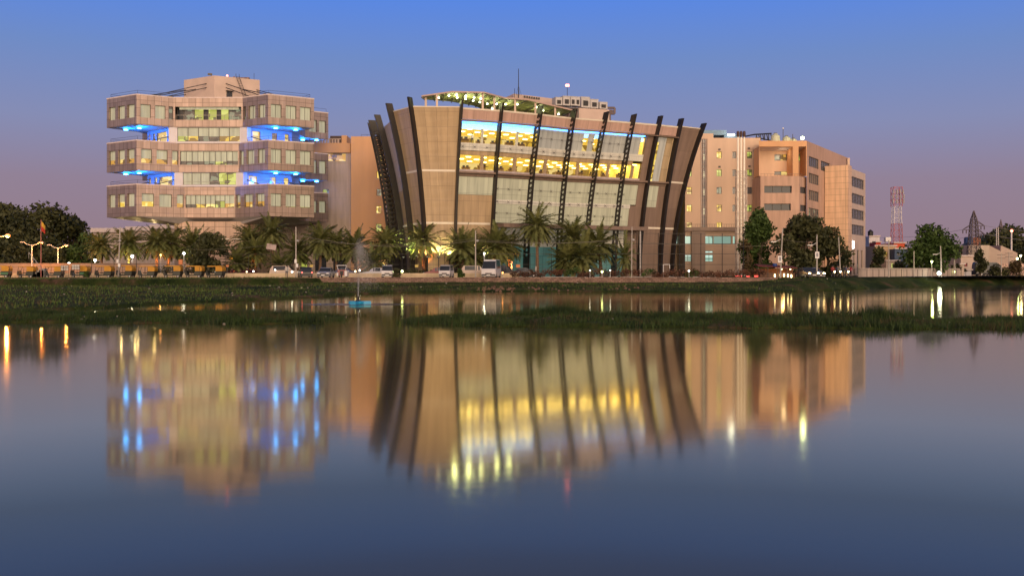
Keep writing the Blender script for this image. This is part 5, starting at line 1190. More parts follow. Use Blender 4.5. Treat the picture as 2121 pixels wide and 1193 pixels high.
# ------------------------------------------------------------------ vehicles
def wheel(t, x, y, r, w, axis='x'):
    mb = MB(); a = Vector((w / 2, 0, 0)) if axis == 'x' else Vector((0, w / 2, 0)); c = Vector((x, y, r)); mb.tube(c - a, c + a, r, n=14); o = mb.build('wheel', M_TYRE, t)
    mb = MB(); mb.tube(c - a * 1.04, c + a * 1.04, r * .58, n=12); mb.build('rim', M_GREYMET, o)
def paint(name, c): return mat(name, c, .28, .05, .6, spec=.6)
def rickshaw_proto():
    t = thing('auto_rickshaw', 'x', 'auto rickshaw', (0, 0, 0), None, False)      # front towards -x, seen from -y
    W = .66
    def side(prof, ya, yb, mb, mi=0):
        mb.face([(x, ya, z) for x, z in prof], mi); mb.face([(x, yb, z) for x, z in reversed(prof)], mi)
        for (x0, z0), (x1, z1) in zip(prof, prof[1:] + prof[:1]): mb.face([(x0, ya, z0), (x0, yb, z0), (x1, yb, z1), (x1, ya, z1)], mi)
    mb = MB(); side([(-.25, .3), (1.1, .3), (1.22, .55), (1.18, .92), (.25, .92), (.15, .48), (-.25, .42)], -W, W, mb); side([(-1.22, .42), (-.95, .32), (-.25, .3), (-.25, .42), (-.85, .48), (-1.05, 1.0), (-1.16, .98)], -.42, .42, mb)
    mb.build('body', mat('rickshaw_black', (.02, .022, .02), .4, .2), t)
    mb = MB(); mb.box((.66, -W - .012, .62), (1.0, .02, .26)); mb.build('side_panel', paint('rickshaw_dark_green', (.012, .022, .016)), t)
    mb = MB(); side([(.28, .93), (1.2, .93), (1.26, 1.25), (1.15, 1.58), (.95, 1.68), (-.85, 1.66), (-1.0, 1.58), (-.85, 1.55), (.28, 1.55)], -W - .01, W + .01, mb); mb.build('canopy', mat('rickshaw_yellow', (.56, .27, .025), .6, .12), t)
    mb = MB()
    for y in (-.55, .55): mb.tube((-1.08, y * .75, 1.0), (-.92, y, 1.6), .03, n=5); mb.tube((-.2, y, .45), (-.15, y, 1.58), .025, n=5)
    mb.tube((-1.08, -.41, 1.0), (-1.08, .41, 1.0), .03, n=5); [mb.tube((-.94, y, 1.585), (-.15, y, 1.575), .028, n=5) for y in (-.55, .55)]; mb.build('windscreen_frame', M_BLACK, t)
    mb = MB(); mb.face([(-1.07, -.4, 1.02), (-1.07, .4, 1.02), (-.93, .52, 1.58), (-.93, -.52, 1.58)]); mb.build('windscreen', M_GLASS, t)
    mb = MB(); mb.box((.55, 0, .75), (.5, 1.1, .16)); mb.box((.85, 0, 1.0), (.12, 1.1, .4)); mb.box((-.35, 0, .68), (.36, .5, .14)); mb.build('seat', mat('rexine_seat', (.06, .03, .025), .6), t)
    mb = MB(); mb.tube((-1.27, 0, .78), (-1.17, 0, .78), .09, n=10); mb.build('headlight', M_WHITEP, t)
    wheel(t, -.95, 0, .22, .12, 'y'); wheel(t, .85, -.56, .22, .14, 'y'); wheel(t, .85, .56, .22, .14, 'y')
    return t
def car(name, label, cat, px, d, L, W, prof, m, rz=0, lights=False, tail=False, group=None, z=PLAT):
    """profile stations (y from the front, height of bonnet or roof); the cabin tapers inwards above the belt line"""
    t = thing(name, label, cat, (PX(px, d), d, z), group, False, rz)
    belt = prof['belt']; St = prof['st']; g = .22
    def ring(y, h):
        hb = min(h, belt); k = prof.get('taper', .80) if h > belt + .1 else .94
        return [(-W / 2 * .95, y, g), (-W / 2, y, g + .25), (-W / 2 * .985, y, hb), (-W / 2 * k, y, h), (W / 2 * k, y, h), (W / 2 * .985, y, hb), (W / 2, y, g + .25), (W / 2 * .95, y, g)]
    rs = [ring(y - L / 2, h) for y, h in St]; body = MB(); GL = []; SG = []
    for i, (a, b) in enumerate(zip(rs, rs[1:])):
        cab = St[i][1] > belt + .1 or St[i + 1][1] > belt + .1; slope = abs(St[i][1] - St[i + 1][1]) > .25
        for k in range(7):
            q = [a[k], a[k + 1], b[k + 1], b[k]]
            if k == 3 and slope and cab: GL.append((i, [(x, y, zz + .004) for x, y, zz in q]))
            elif k in (2, 4) and cab and (not slope): 
                c = [Vector(p) for p in q]; m0 = sum(c, Vector()) / 4; SG.append([tuple(m0 + (p - m0) * .86 + Vector((.012 * (1 if m0.x > 0 else -1), 0, 0))) for p in c]); body.face(q)
            else: body.face(q)
        body.face([a[0], b[0], b[7], a[7]])
    body.face(rs[0]); body.face(rs[-1][::-1])
    # front glass of a flat-nosed van sits on its front ring
    if prof.get('flat'):
        a = rs[0]; GL.append((0, [(a[2][0] * .86, a[2][1] - .01, belt + .03), (a[3][0] * .9, a[3][1] - .01, a[3][2] - .12), (a[4][0] * .9, a[4][1] - .01, a[4][2] - .12), (a[5][0] * .86, a[5][1] - .01, belt + .03)]))
    body.build('body', m, t)
    fm = MB(); rm = MB(); [(fm if i < len(St) / 2 - .5 else rm).face(q) for i, q in GL]
    if fm.f: fm.build('windscreen', M_DGLASS, t)
    if rm.f: rm.build('rear_window', M_DGLASS, t)
    for q in SG: mb = MB(); mb.face(q); mb.build('side_window', M_DGLASS, t)
    yf = -L / 2
    mb = MB(); mb.box((0, yf - .04, .42), (W * .94, .14, .2)); mb.box((0, -yf + .04, .45), (W * .94, .14, .2)); mb.build('bumper', mat('dark_bumper', (.05, .05, .05), .6), t)
    mb = MB(); mb.box((0, yf - .015, .62), (W * .45, .04, .14)); mb.build('grille', M_BLACK, t)
    mb = MB(); mb.box((0, yf - .12, .42), (.5, .02, .12)); mb.build('number_plate', M_WHITEP, t)
    for s in (-1, 1):
        mb = MB(); mb.box((s * W * .36, yf - .02, .66), (.30, .06, .15)); mb.build('headlight', M_HEAD if lights else mat('lens', (.6, .6, .62), .15, 0), t)
        mb = MB(); mb.box((s * W * .42, -yf + .01, .75), (.14, .05, .2)); mb.build('tail_light', M_TAIL if tail else mat('red_lens', (.25, .02, .02), .3), t)
        mb = MB(); mb.box((s * (W / 2 + .06), yf + L * .3 if not prof.get('flat') else yf + .35, belt + .08), (.14, .1, .12)); mb.build('wing_mirror', M_BLACK, t)
        for y in (yf + L * .19, -yf - L * .19): wheel(t, s * (W / 2 - .08), y, .31, .2)
        if lights: lamp('headlight_glow', 'SPOT', (s * W * .36, yf - .15, .66), 260, (1, .75, .4), t, .1, (R(84), 0, 0), R(60))
    return t
SEDAN = dict(belt=.88, st=[(0, .62), (.12, .74), (1.15, .90), (1.85, 1.38), (2.1, 1.44), (3.0, 1.42), (3.55, 1.0), (4.1, .94), (4.25, .7)])
HATCH = dict(belt=.90, st=[(0, .62), (.12, .76), (.9, .93), (1.6, 1.42), (1.9, 1.50), (3.1, 1.48), (3.5, 1.2), (3.65, .8)])
SUV = dict(belt=1.02, st=[(0, .7), (.12, .92), (1.05, 1.06), (1.6, 1.68), (1.9, 1.76), (4.0, 1.72), (4.3, 1.3), (4.4, .9)], taper=.84)
MICRO = dict(belt=1.0, st=[(0, .95), (.1, 1.02), (.55, 1.66), (.8, 1.76), (3.0, 1.76), (3.2, 1.5), (3.3, .9)], taper=.86)
BUS = dict(belt=1.25, st=[(0, 1.1), (.12, 1.28), (.6, 2.0), (.9, 2.3), (1.4, 2.55), (4.9, 2.55), (5.1, 2.2), (5.15, 1.0)], taper=.84)
def traffic():
    p = rickshaw_proto(); lab = ['partly cropped at the end of the row, next to the flagpole steps', 'directly in front of the first double-arm lamp post', 'with a blue sticker on its side, between flagpole and sign racks', 'half hidden behind the white grid sign racks', 'first one past the green wall bush', 'just beside the tall utility pole',
            'with a pale side curtain, under the orange-trunk palms', 'with a torn hood, below the orange notice board', 'in front of the dark bushy tree', 'last of the row, with a lit lamp inside']
    row = []
    for k, px in enumerate((3, 56, 112, 166, 216, 260, 305, 358, 403, 446)):
        o = p if k == 0 else dup(p, (0, 0, 0)); d = 138.3 + random.uniform(-.2, .3)
        o.location = (PX(px, d), d, PLAT); o.rotation_euler.z = random.uniform(-.08, .08); o['label'] = 'yellow-hooded auto rickshaw ' + lab[k]; o['group'] = 'auto rickshaws parked along the wall'; o.scale = (1, 1, random.uniform(.96, 1.04))
        row.append(o)
    for o in (row[0], row[3]):
        for c in kids(o):
            if c.name.startswith('side_panel'): c.material_slots[0].link = 'OBJECT'; c.material_slots[0].material = paint('rickshaw_green', (.012, .14, .05))
    wh, sv, rd, bl, bg = paint('white_car_paint', (.62, .60, .62)), paint('silver_car_paint', (.42, .42, .47)), paint('red_car_paint', (.20, .015, .02)), paint('dark_car_paint', (.03, .03, .04)), paint('beige_car_paint', (.50, .38, .30))
    car('sedan', 'silver sedan facing the pond below the broad brown-skirted palm', 'car', 675, 138.6, 4.25, 1.75, SEDAN, sv)
    car('hatchback', 'dark small car with red tail glow beside the leaning wire pole', 'car', 632, 139.8, 3.65, 1.6, HATCH, bl, R(200), tail=True)
    car('microvan', 'small white van parked in the fountain mist', 'van', 803, 138.8, 3.3, 1.5, MICRO, wh, R(4))
    car('hatchback', 'dark red car seen from the side behind the white van', 'car', 905, 147.3, 3.9, 1.7, HATCH, rd, R(-82))
    car('microvan', 'white van with dark windscreen in front of the red car', 'van', 925, 139.2, 3.4, 1.55, MICRO, wh, R(-7))
    car('estate_car', 'beige estate car parked side-on behind the round green bush', 'car', 985, 147.0, 4.4, 1.8, SUV, bg, R(96))
    car('minibus', 'tall white minibus parked next to the reddish hedge', 'minibus', 1018, 140.0, 5.2, 2.0, BUS, wh, R(-8))
    car('estate_car', 'dark car behind the minibus with one orange lamp', 'car', 1043, 146.5, 4.4, 1.8, SUV, bl, R(80))
    car('sedan', 'dark sedan behind the reddish hedge by the tallest palm', 'car', 1088, 147.2, 4.25, 1.75, SEDAN, bl, R(88))
    car('sedan', 'pale sedan half hidden by the low palm in the mist', 'car', 778, 147.2, 4.25, 1.75, SEDAN, sv, R(-90)); car('sedan', 'dark blue sedan behind the silver sedan', 'car', 708, 147.5, 4.25, 1.75, SEDAN, paint('blue_car_paint', (.03, .035, .10)), R(-88))
    car('pickup', 'pale pickup behind the white lamp globe near the wire pole', 'car', 592, 147.2, 4.4, 1.8, SUV, bg, R(88))
    for px, lab, m in ((1671, 'dark car with blazing headlights nearest the market stall', bl), (1683, 'grey car with blazing headlights close behind another headlit car', sv)): car('sedan', lab, 'car', px, 137.5 if px == 1671 else 140, 4.25, 1.75, SEDAN, m, R(10), lights=True, group='cars with headlights on')
    # three-wheeled red and white cargo truck
    t = thing('cargo_trike', 'red and white three-wheeled cargo truck with open frame above the wall', 'truck', (PX(709, 138.5), 138.5, PLAT), None, False)
    mb = MB(); mb.box((0, 0, .72), (1.25, 1.0, .8), 0, 0, .9); mb.build('cab', rd, t); mb = MB(); mb.box((0, -.3, .72), (.42, .7, .5)); mb.build('cargo', M_BLACK, t)
    mb = MB(); mb.box((.62, 0, .6), (.35, 1.5, .75)); mb.box((-.55, 0, .5), (.2, 1.5, .45)); mb.build('side_board', wh, t)
    mb = MB(); [mb.tube((sx * .5, -.4, 1.1), (sx * .66, -.45, 1.72), .05, n=5) for sx in (-1, 1)]; mb.tube((-.7, -.45, 1.72), (.7, -.45, 1.72), .06, n=5); mb.build('roof_frame', wh, t)
    for x, y in ((-.5, .5), (.5, .5), (0, -.6)): wheel(t, x, y, .24, .14)
    # motorbikes with riders
    for px, d, lab in ((1726, 142, 'motorbike with bright headlamp and a rider in red beside the headlit cars'), (1738, 141, 'motorbike with small headlamp and a rider in grey'), (1754, 139, 'motorbike with the brightest headlamp nearest the mesh fence')):
        t = thing('motorbike', lab, 'motorbike', (PX(px, d), d, PLAT), 'motorbikes with headlamps on', False)
        mb = MB(); mb.path([(0, -.5, .55), (0, -.35, .85), (0, .5, .75)], .12, 7); mb.box((0, .25, .8), (.28, .8, .14)); mb.tube((-.33, -.4, 1.02), (.33, -.4, 1.02), .025, n=5); [mb.tube((s * .08, -.42, .98), (s * .08, -.66, .3), .03, n=5) for s in (-1, 1)]; mb.build('frame', M_BLACK, t)
        for y in (-.66, .62): wheel(t, 0, y, .3, .1)
        mb = MB(); mb.lathe((0, -.56, .82), [(.05, -.1), (.13, 0), (.10, .12)], 10); mb.build('headlight', emis('bike_head', (1, .72, .30), 10 if px != 1738 else 25), t); lamp('headlight_glow', 'SPOT', (0, -.75, .85), 200, (1, .75, .4), t, .08, (R(84), 0, 0), R(60))
traffic()

# ------------------------------------------------------------------ people
def person(label, loc, shirt, legs, rz=0, sit=False, arm=0., z_hip=.92):
    t = thing('person', label, 'person', loc, None, False, rz)
    J = {'pel': (0, 0, .93, .13), 'spi': (0, 0, 1.15, .125), 'che': (0, .01, 1.35, .15), 'nek': (0, 0, 1.5, .055), 'hed': (0, -.02, 1.62, .10), 'top': (0, -.01, 1.72, .075)}
    E = [('pel', 'spi'), ('spi', 'che'), ('che', 'nek'), ('nek', 'hed'), ('hed', 'top')]
    for s, n in ((-1, 'l'), (1, 'r')):
        if sit: J.update({n + 'h': (s * .1, 0, .90, .09), n + 'k': (s * .17, -.42, .82, .065), n + 'f': (s * .17, -.34, .42, .045), n + 't': (s * .17, -.5, .37, .04)})
        else: J.update({n + 'h': (s * .10, 0, .88, .09), n + 'k': (s * .11, -.02 * s, .48, .065), n + 'f': (s * .12, .03 * s, .09, .045), n + 't': (s * .13, -.13, .04, .04)})
        J.update({n + 's': (s * .19, 0, 1.43, .065), n + 'e': (s * (.25 + .05 * arm), -.05 - .18 * (sit or arm), 1.16, .048), n + 'w': (s * (.24), -.10 - .40 * (sit or arm), .94 + .14 * (sit or arm), .034), n + 'p': (s * .24, -.13 - .46 * (sit or arm), .86 + .2 * (sit or arm), .032)})
        E += [('pel', n + 'h'), (n + 'h', n + 'k'), (n + 'k', n + 'f'), (n + 'f', n + 't'), ('che', n + 's'), (n + 's', n + 'e'), (n + 'e', n + 'w'), (n + 'w', n + 'p')]
    K = list(J); me = bpy.data.meshes.new('body'); me.from_pydata([J[k][:3] for k in K], [(K.index(a), K.index(b)) for a, b in E], []); me.update()
    m, nt, b = principled('clothed_skin'); tc = nt.nodes.new('ShaderNodeTexCoord'); sp = nt.nodes.new('ShaderNodeSeparateXYZ'); rp = nt.nodes.new('ShaderNodeValToRGB'); rp.color_ramp.interpolation = 'CONSTANT'
    dv = nt.nodes.new('ShaderNodeMath'); dv.operation = 'DIVIDE'; dv.inputs[1].default_value = 1.8; nt.links.new(tc.outputs['Object'], sp.inputs[0]); nt.links.new(sp.outputs['Z'], dv.inputs[0]); nt.links.new(dv.outputs[0], rp.inputs[0]); nt.links.new(rp.outputs[0], b.inputs['Base Color'])
    e = rp.color_ramp.elements; e[0].position = 0; e[0].color = (.02, .015, .012, 1); e[1].position = .05; e[1].color = (*legs, 1); q = e.new(.53); q.color = (*shirt, 1); q = e.new(.835); q.color = (.22, .12, .075, 1)
    me.materials.append(m); o = link('body', me, t)
    sk = o.modifiers.new('skin', 'SKIN'); 
    if not me.skin_vertices: me.attributes  # the layer is made by the modifier
    sk.use_smooth_shade = True
    lay = me.skin_vertices[0].data if me.skin_vertices else None
    if lay:
        for k, n in enumerate(K): lay[k].radius = (J[n][3], J[n][3] * (.75 if n in ('che', 'spi', 'pel') else 1))
        lay[0].use_root = True
    sub = o.modifiers.new('sub', 'SUBSURF'); sub.levels = 1; sub.render_levels = 1
    mb = MB(); mb.lathe((0, .01, 1.64), [(.112, 0), (.118, .06), (.09, .125), (.04, .15)], 10); mb.build('hair', M_BLACK, t, smooth=True)
    return t

# ------------------------------------------------------------------ street furniture
def post(mb, px, d, ytop, r0, r1=None, base=PLAT, lean=0): mb.tube((PX(px, d), d, base), (PX(px + lean, d), d, PZ(ytop, d)), r0, r1, 7); return (PX(px + lean, d), d, PZ(ytop, d))
def street():
    # double-arm street lamps, only one head of each burning
    for px, d, y, dx, lab, lit in ((66, 146, 507, 17, 'double-arm street lamp next to the red and yellow flag', 1), (120, 150, 513, 15, 'double-arm street lamp against the dark shrubs, second from the flag', 1)):
        t = thing('street_lamp', lab, 'street lamp', (PX(px, d), d, PLAT), 'double-arm street lamps'); mb = MB(); top = post(mb, px, d, y, .09, .06); mb.build('pole', M_WHITEP, t)
        for s in (-1, 1):
            e = (PX(px + s * dx, d), d, PZ(y - 5, d)); m = ((top[0] + e[0]) / 2, d, top[2] + .0); mb = MB(); mb.path([(top[0], d, top[2] - .1), (m[0], d, m[2] + .02), e], .045, 6); mb.build('arm', M_WHITEP, t)
            mb = MB(); mb.box((e[0] + s * .2, d, e[2] + .03), (.6, .26, .14), 0, 0); hd = mb.build('lamp_head', M_GREYMET, t)
            if s > 0:
                mb = MB(); mb.lathe((e[0] + .2, d, e[2] - .22), [(.08, 0), (.22, .08), (.22, .18)], 10); mb.build('bulb', emis('street_sodium', (1, .24, .02), 2.2), hd); lamp('street_glow', 'POINT', (e[0] + .2, d - .1, e[2] - .9), 700, (1, .33, .06), t, .12)
    d = 142; t = thing('street_lamp', 'largest orange street lamp, its arm entering at the edge of the frame', 'street lamp', (PX(-30, d), d, PLAT)); mb = MB(); post(mb, -30, d, 494, .1, .07); mb.build('pole', M_WHITEP, t)
    mb = MB(); mb.path([(PX(-30, d), d, PZ(495, d)), (PX(-8, d), d, PZ(493, d)), (PX(12, d), d, PZ(488, d))], .05, 6); mb.build('arm', M_WHITEP, t)
    mb = MB(); mb.lathe((PX(16, d), d, PZ(492, d)), [(.12, 0), (.34, .12), (.34, .36), (.14, .5)], 12); mb.build('bulb', emis('big_sodium', (1, .26, .02), 2.4), t); lamp('street_glow', 'POINT', (PX(16, d), d - .3, PZ(496, d)), 1500, (1, .33, .06), t, .15)
    # flag
    d = 138; t = thing('flagpole', 'tall pole with a red and yellow flag beside stone steps', 'flag', (PX(85, d), d, PLAT)); mb = MB(); post(mb, 85, d, 455, .07, .035); mb.build('pole', mat('red_white_pole', (.45, .16, .13), .5, .3, 3), t)
    mb = MB(); n = 6; zt, zb = PZ(458, d), PZ(478, d)
    for i in range(n):
        a, b = i / n, (i + 1) / n; f = lambda u, z: (PX(85, d) + u * .62, d + .12 * math.sin(u * 5), z - u * .55)
        mb.face([f(a, (zt + zb) / 2), f(b, (zt + zb) / 2), f(b, zt - b * .1), f(a, zt - a * .1)], 0); mb.face([f(a, zb), f(b, zb + b * .15), f(b, (zt + zb) / 2), f(a, (zt + zb) / 2)], 1)
    mb.build('flag', [mat('flag_yellow', (.55, .32, .04), .8), mat('flag_red', (.42, .035, .02), .8)], t)
    t = thing('stone_steps', 'small flight of stone steps at the foot of the flagpole', 'steps', (PX(82, 138.8), 138.8, PLAT)); mb = MB()
    for k in range(5): mb.box((PX(70 + k * 3.6, 138.8) + .3, 138.9, PLAT + .14 + k * .13), (1.9 - k * .3, .9, .28 + k * .26))
    mb.build('tread', M_CONC, t); mb = MB(); mb.tube((PX(61, 138.8), 138.6, PZ(523, 138.8)), (PX(90, 138.8), 138.6, PZ(558, 138.8)), .035, n=5); [mb.tube((PX(61 + k * 5, 138.8), 138.6, PZ(523 + k * 6, 138.8)), (PX(61 + k * 5, 138.8), 138.6, PZ(536 + k * 5, 138.8)), .02, n=4) for k in range(6)]; mb.build('railing', M_GREYMET, t)
    # white globe lamps and low lamps
    G = [(143, 547, 150, .32, 'w', 'bright white lamp above the two grid sign racks'), (197, 539, 152, .28, 'w', 'white lamp with green glow before the dim green tree'), (274, 531, 151, .30, 'w', 'double white post lamp under the green-lit palm'), (381, 525, 150, .26, 'w', 'white T-shaped post lamp between the palms and bushy tree'), (333, 528, 152, .2, 'o', 'small orange star-like lamp between the orange-lit trunks'),
         (447, 564, 139, .16, 'w', 'small white lamp inside the last rickshaw stand'), (511, 563, 145, .14, 'm', 'warm low lamp near the wall, first of the three near the low palm'), (525, 562, 146, .15, 'w', 'white low lamp, second of the three near the low palm'), (570, 559, 146, .14, 'w', 'white low lamp behind the low bushy palm'), (605, 563, 145, .18, 'w', 'white globe lamp left of the leaning wire pole'),
         (736, 562, 144, .17, 'm', 'warm globe lamp behind the fountain jet'), (745, 560, 144, .17, 'w', 'white globe lamp just behind the fountain jet'), (833, 562, 146, .24, 'y', 'yellow-green lamp with lit grass, beside the dark bush'), (1003, 525, 147, .16, 'w', 'curved-neck white post lamp before the dark fin'), (1041, 565, 139, .17, 'o', 'orange low lamp next to the white minibus'),
         (1247, 563, 136.2, .2, 'y', 'brightest greenish-white lamp in the reddish hedge'), (1222, 560, 136.2, .11, 'w', 'tiny white lamp in the hedge near the low spreading palm'), (1264, 560, 136.2, .11, 'w', 'tiny white lamp at the hedge before the porch column'), (1427, 561, 136.2, .17, 'w', 'white lamp in the hedge below the annexe'), (1945, 566, 167, .42, 'v', 'dazzling white lamp at the shore under the large round tree'), (1977, 563, 176, .18, 'y', 'greenish lamp at the pale kiosk'), (1930, 542, 160, .22, 'y', 'yellow-green lamp glimmering inside the large round tree'), (2114, 530, 200, .28, 'm', 'warm white lamp above the dry bush by the beige shed'), (2107, 536, 201, .3, 'y', 'yellow wall lamp on the beige shed gable')]
    for px, y, d, r, c, lab in G:
        r *= .7
        z = PZ(y, d); t = thing('post_lamp', lab, 'lamp', (PX(px, d), d, PLAT)); mb = MB(); mb.tube((PX(px, d), d, PLAT), (PX(px, d), d, z - r), .045, n=6); mb.build('post', M_GREYMET, t)
        M, col, e = {'w': (M_WHITEL, (1, .97, .82), 70), 'o': (M_ORANGE, (1, .4, .1), 80), 'm': (M_WARM, (1, .85, .5), 50), 'y': (emis('lime_lamp', (.85, 1, .35), 9), (.85, 1, .35), 110), 'v': (emis('dazzling_lamp', (.92, 1, .80), 14), (.92, 1, .8), 130)}[c]
        mb = MB(); mb.lathe((PX(px, d), d, z - r), [(r * .5, 0), (r, r * .6), (r, r * 1.4), (r * .5, r * 2)], 10); mb.build('globe', M, t)
        if y < 559 or r > .19: lamp('globe_glow', 'POINT', (PX(px, d), d - r - .1, z), e, col, t, r)
    # utility poles and wires
    PL = [(245, 470, 137.2, -4, 'tall utility pole between two rickshaws with a white meter box', .11), (613, 470, 137.2, 0, 'wooden pole carrying two wires beside the pale pink wall', .11), (985, 478, 137, 0, 'wooden pole with a small dish in front of the full round palm', .10), (1308, 470, 137, -1, 'slim pole with peeling bands near the porch', .09),
          (1616, 474, 137, -5, 'leaning pole with white notice in front of the bright green tree', .11), (1692, 486, 137, 0, 'straight pole with white notice in front of the wide dark tree', .11), (1741, 491, 141, 4, 'bare pole leaning by the sparse small tree', .09), (1841, 497, 150, 0, 'thin pole in front of the tan house', .09),
          (1893, 520, 162, 0, 'thin dark pole in front of the large round tree', .1), (1950, 510, 168, 2, 'short thick pole above the dazzling shore lamp', .14), (1976, 528, 174, 0, 'thin white pole next to the kiosk', .07), (1980, 522, 175, 5, 'leaning pole crossing the thin white pole', .10), (2074, 525, 184, 0, 'pole with crossarms standing on the shore, closer of two', .10), (2090, 522, 186, 0, 'pole with crossarms standing on the shore, farther of two', .10), (1110, 552, 137, 0, 'short striped bollard post at the trunk of the tallest palm', .13)]
    tops = {}
    for px, y, d, lean, lab, r in PL:
        base = PLAT if d < 152 or px < 1700 else PLAT; t = thing('utility_pole', lab, 'pole', (PX(px, d), d, base)); mb = MB(); tp = post(mb, px, d, y, r, r * .7, base, -lean); mb.build('pole', M_POLE, t); tops[px] = tp
        if px in (613, 985, 1308, 245): mb = MB(); z = PZ(499 if px != 1308 else 497, d); mb.lathe((PX(px, d) + .25, d - .1, z - .15), [(.08, 0), (.19, .1), (.19, .22), (.08, .3)], 8); mb.build('insulator_box', M_GREYMET, t)
        if px in (245, 613): mb = MB(); [mb.box((PX(px + o, d), d - .16, PZ(yy, d)), (.3, .2, .5)) for o, yy in ((0, 541), (3, 550))]; mb.build('meter_box', M_WHITEP, t)
        if px in (1616, 1692): mb = MB(); mb.box((PX(px - (1 if px == 1616 else 0), d), d - .14, PZ(537 if px == 1616 else 528.5, d)), (.56, .04, .9)); nb = mb.build('notice', M_WHITEP, t); mb = MB(); [mb.box((PX(px - (1 if px == 1616 else 0), d), d - .165, PZ((537 if px == 1616 else 528.5) + k, d)), (.3, .012, .16)) for k in (-3.2, -.6, 2.2)]; mb.build('print', mat('notice_print', (.22, .22, .26), .7), nb)
        if px in (1616, 1692, 1950): mb = MB(); e = (PX(px - 11, d), d, PZ({1616: 501, 1692: 508, 1950: 527}[px], d)); mb.path([(PX(px, d), d, e[2] + .35), (e[0] + .3, d, e[2] + .1), e], .035, 5); mb.box((e[0] - .2, d, e[2]), (.7, .22, .12), -.1); mb.build('dead_lamp_arm', M_WHITEP, t)
        if px in (2074, 2090): mb = MB(); [mb.box((tp[0], d, tp[2] - k), (1.5, .09, .09)) for k in (.25, .9)]; mb.build('crossarm', M_FRAME, t)
    def wire(a, b, sag, lab, r=.022):
        a, b = Vector(a), Vector(b); pts = []
        for k in range(15): f = k / 14; p = a.lerp(b, f); p.z -= sag * 4 * f * (1 - f); pts.append(tuple(p))
        mb = MB(); mb.path(pts, r, 4); tag(mb.build('overhead_wire', mat('wire_grey', (.13, .12, .10), .6)), lab, 'wire')
    dn = lambda k, z: (tops[k][0], tops[k][1], tops[k][2] - z)
    wire((PX(616, 137), 137, PZ(487, 137)), dn(985, 1.3), 1.2, 'upper sagging wire from the pole by the pale pink wall to the dish pole', .034); wire((PX(616, 137), 137, PZ(497, 137)), (PX(985, 137), 137, PZ(494, 137)), .75, 'lower thin sagging wire from the pole by the pale pink wall to the dish pole', .018)
    wire(dn(985, 1.4), dn(1308, 1.5), .55, 'upper wire running past the tallest palm to the peeling pole', .034); wire((PX(985, 137), 137, PZ(496, 137)), (PX(1308, 137), 137, PZ(498, 137)), .4, 'lower wire running past the tallest palm to the peeling pole', .018)
    wire((PX(400, 138), 138, PZ(517, 138)), (PX(612, 137.2), 137.2, PZ(499, 137.2)), .35, 'wire holding the tilted white board', .018); wire(dn(1308, 1.9), dn(1616, 2.2), .5, 'wire from the peeling pole to the leaning notice pole', .02); wire(dn(1616, 1.4), dn(1692, .8), .3, 'short wire between the two notice poles', .018)
    # tilted board on the wire, boards, racks
    d = 137.8; mb = MB(); c = at(562, 511.5, d); a = -.17
    P = [(c[0] + x * math.cos(a) - z * math.sin(a), d + y, c[2] + x * math.sin(a) + z * math.cos(a)) for y in (-.03, .03) for x, z in ((-.66, -.38), (.66, -.38), (.66, .38), (-.66, .38))]; mb.hexa(P)
    tag(mb.build('hanging_board', panelmat('board_stripes', (.46, .36, .34), .16, 5, .02, .7, .1, .8)), 'tilted blank white board hanging from the wire', 'board')
    for px, y, w, lab in ((374, 543, .58, 'orange notice board among the bushes behind the rickshaws'), (471, 551, .42, 'small orange notice board beside the magenta hedge'), (645, 551, .5, 'small yellow notice board before the lit doorway'), (863, 551, .5, 'small cream notice board at the foot of the olive bay'), (1073, 551, .6, 'small orange notice board behind the dark sedan')):
        d = 149; t = thing('notice_board', lab, 'board', (PX(px, d), d, PLAT)); mb = MB(); mb.box((PX(px, d), d, PZ(y, d)), (w, .06, w * .75 if y > 544 else w * 1.3)); mb.build('panel', mat('orange_board', (.55, .20, .08), .6) if 'orange' in lab else mat('yellow_board', (.55, .42, .12), .6), t); mb = MB(); mb.tube((PX(px, d), d + .05, PLAT), (PX(px, d), d + .05, PZ(y + 3, d)), .03, n=5); mb.build('post', M_FRAME, t)
    for px, lab in ((134, 'white grid sign rack standing at the wall, the one nearer the flagpole'), (157, 'white grid sign rack standing at the wall, the one farther from the flagpole')):
        d = 136.6; t = thing('sign_rack', lab, 'rack', (PX(px, d), d, PLAT)); y0, y1 = (550, 560) if px == 134 else (548, 558.5)
        for i in range(3):
            for j in range(2): mb = MB(); mb.box((PX(px - 5.2 + i * 5.2, d), d - .03, PZ(y0 + 2.6 + j * 5.2, d)), (.30, .04, .30)); mb.build('panel', mat('rack_panel', (.52, .50, .46), .6, .2, 3), t)
        mb = MB()
        for i in range(4): x = PX(px - 7.8 + i * 5.2, d); mb.tube((x, d, PLAT), (x, d, PZ(y0, d)), .022, n=4)
        for j in range(5): z = PZ(y0 + j * 5.3, d); mb.tube((PX(px - 8, d), d, z), (PX(px + 8, d), d, z), .02, n=4)
        mb.build('frame', M_BLACK, t)
    # site fences
    def fence(name, lab, a, b, d, ys, n, r=.035, base=PLAT, d2=None):
        d2 = d2 or d; D = lambda f: d + (d2 - d) * f
        t = thing(name, lab, 'fence', (PX((a + b) / 2, d), d, base)); mb = MB()
        for y in ys: mb.tube((PX(a, d), d, PZ(y, d)), (PX(b, d2), d2, PZ(y, d)), r, n=4)
        mb.build('rails', M_BLACK, t)
        for k in range(n + 1): f = k / n; q = Vector((PX(a, d), d)).lerp(Vector((PX(b, d2), d2)), f); mb = MB(); mb.tube((q.x, q.y - .03, base), (q.x, q.y - .03, PZ(ys[0] - 1, d)), r * 1.3, n=5); mb.build('post', M_BLACK, t)
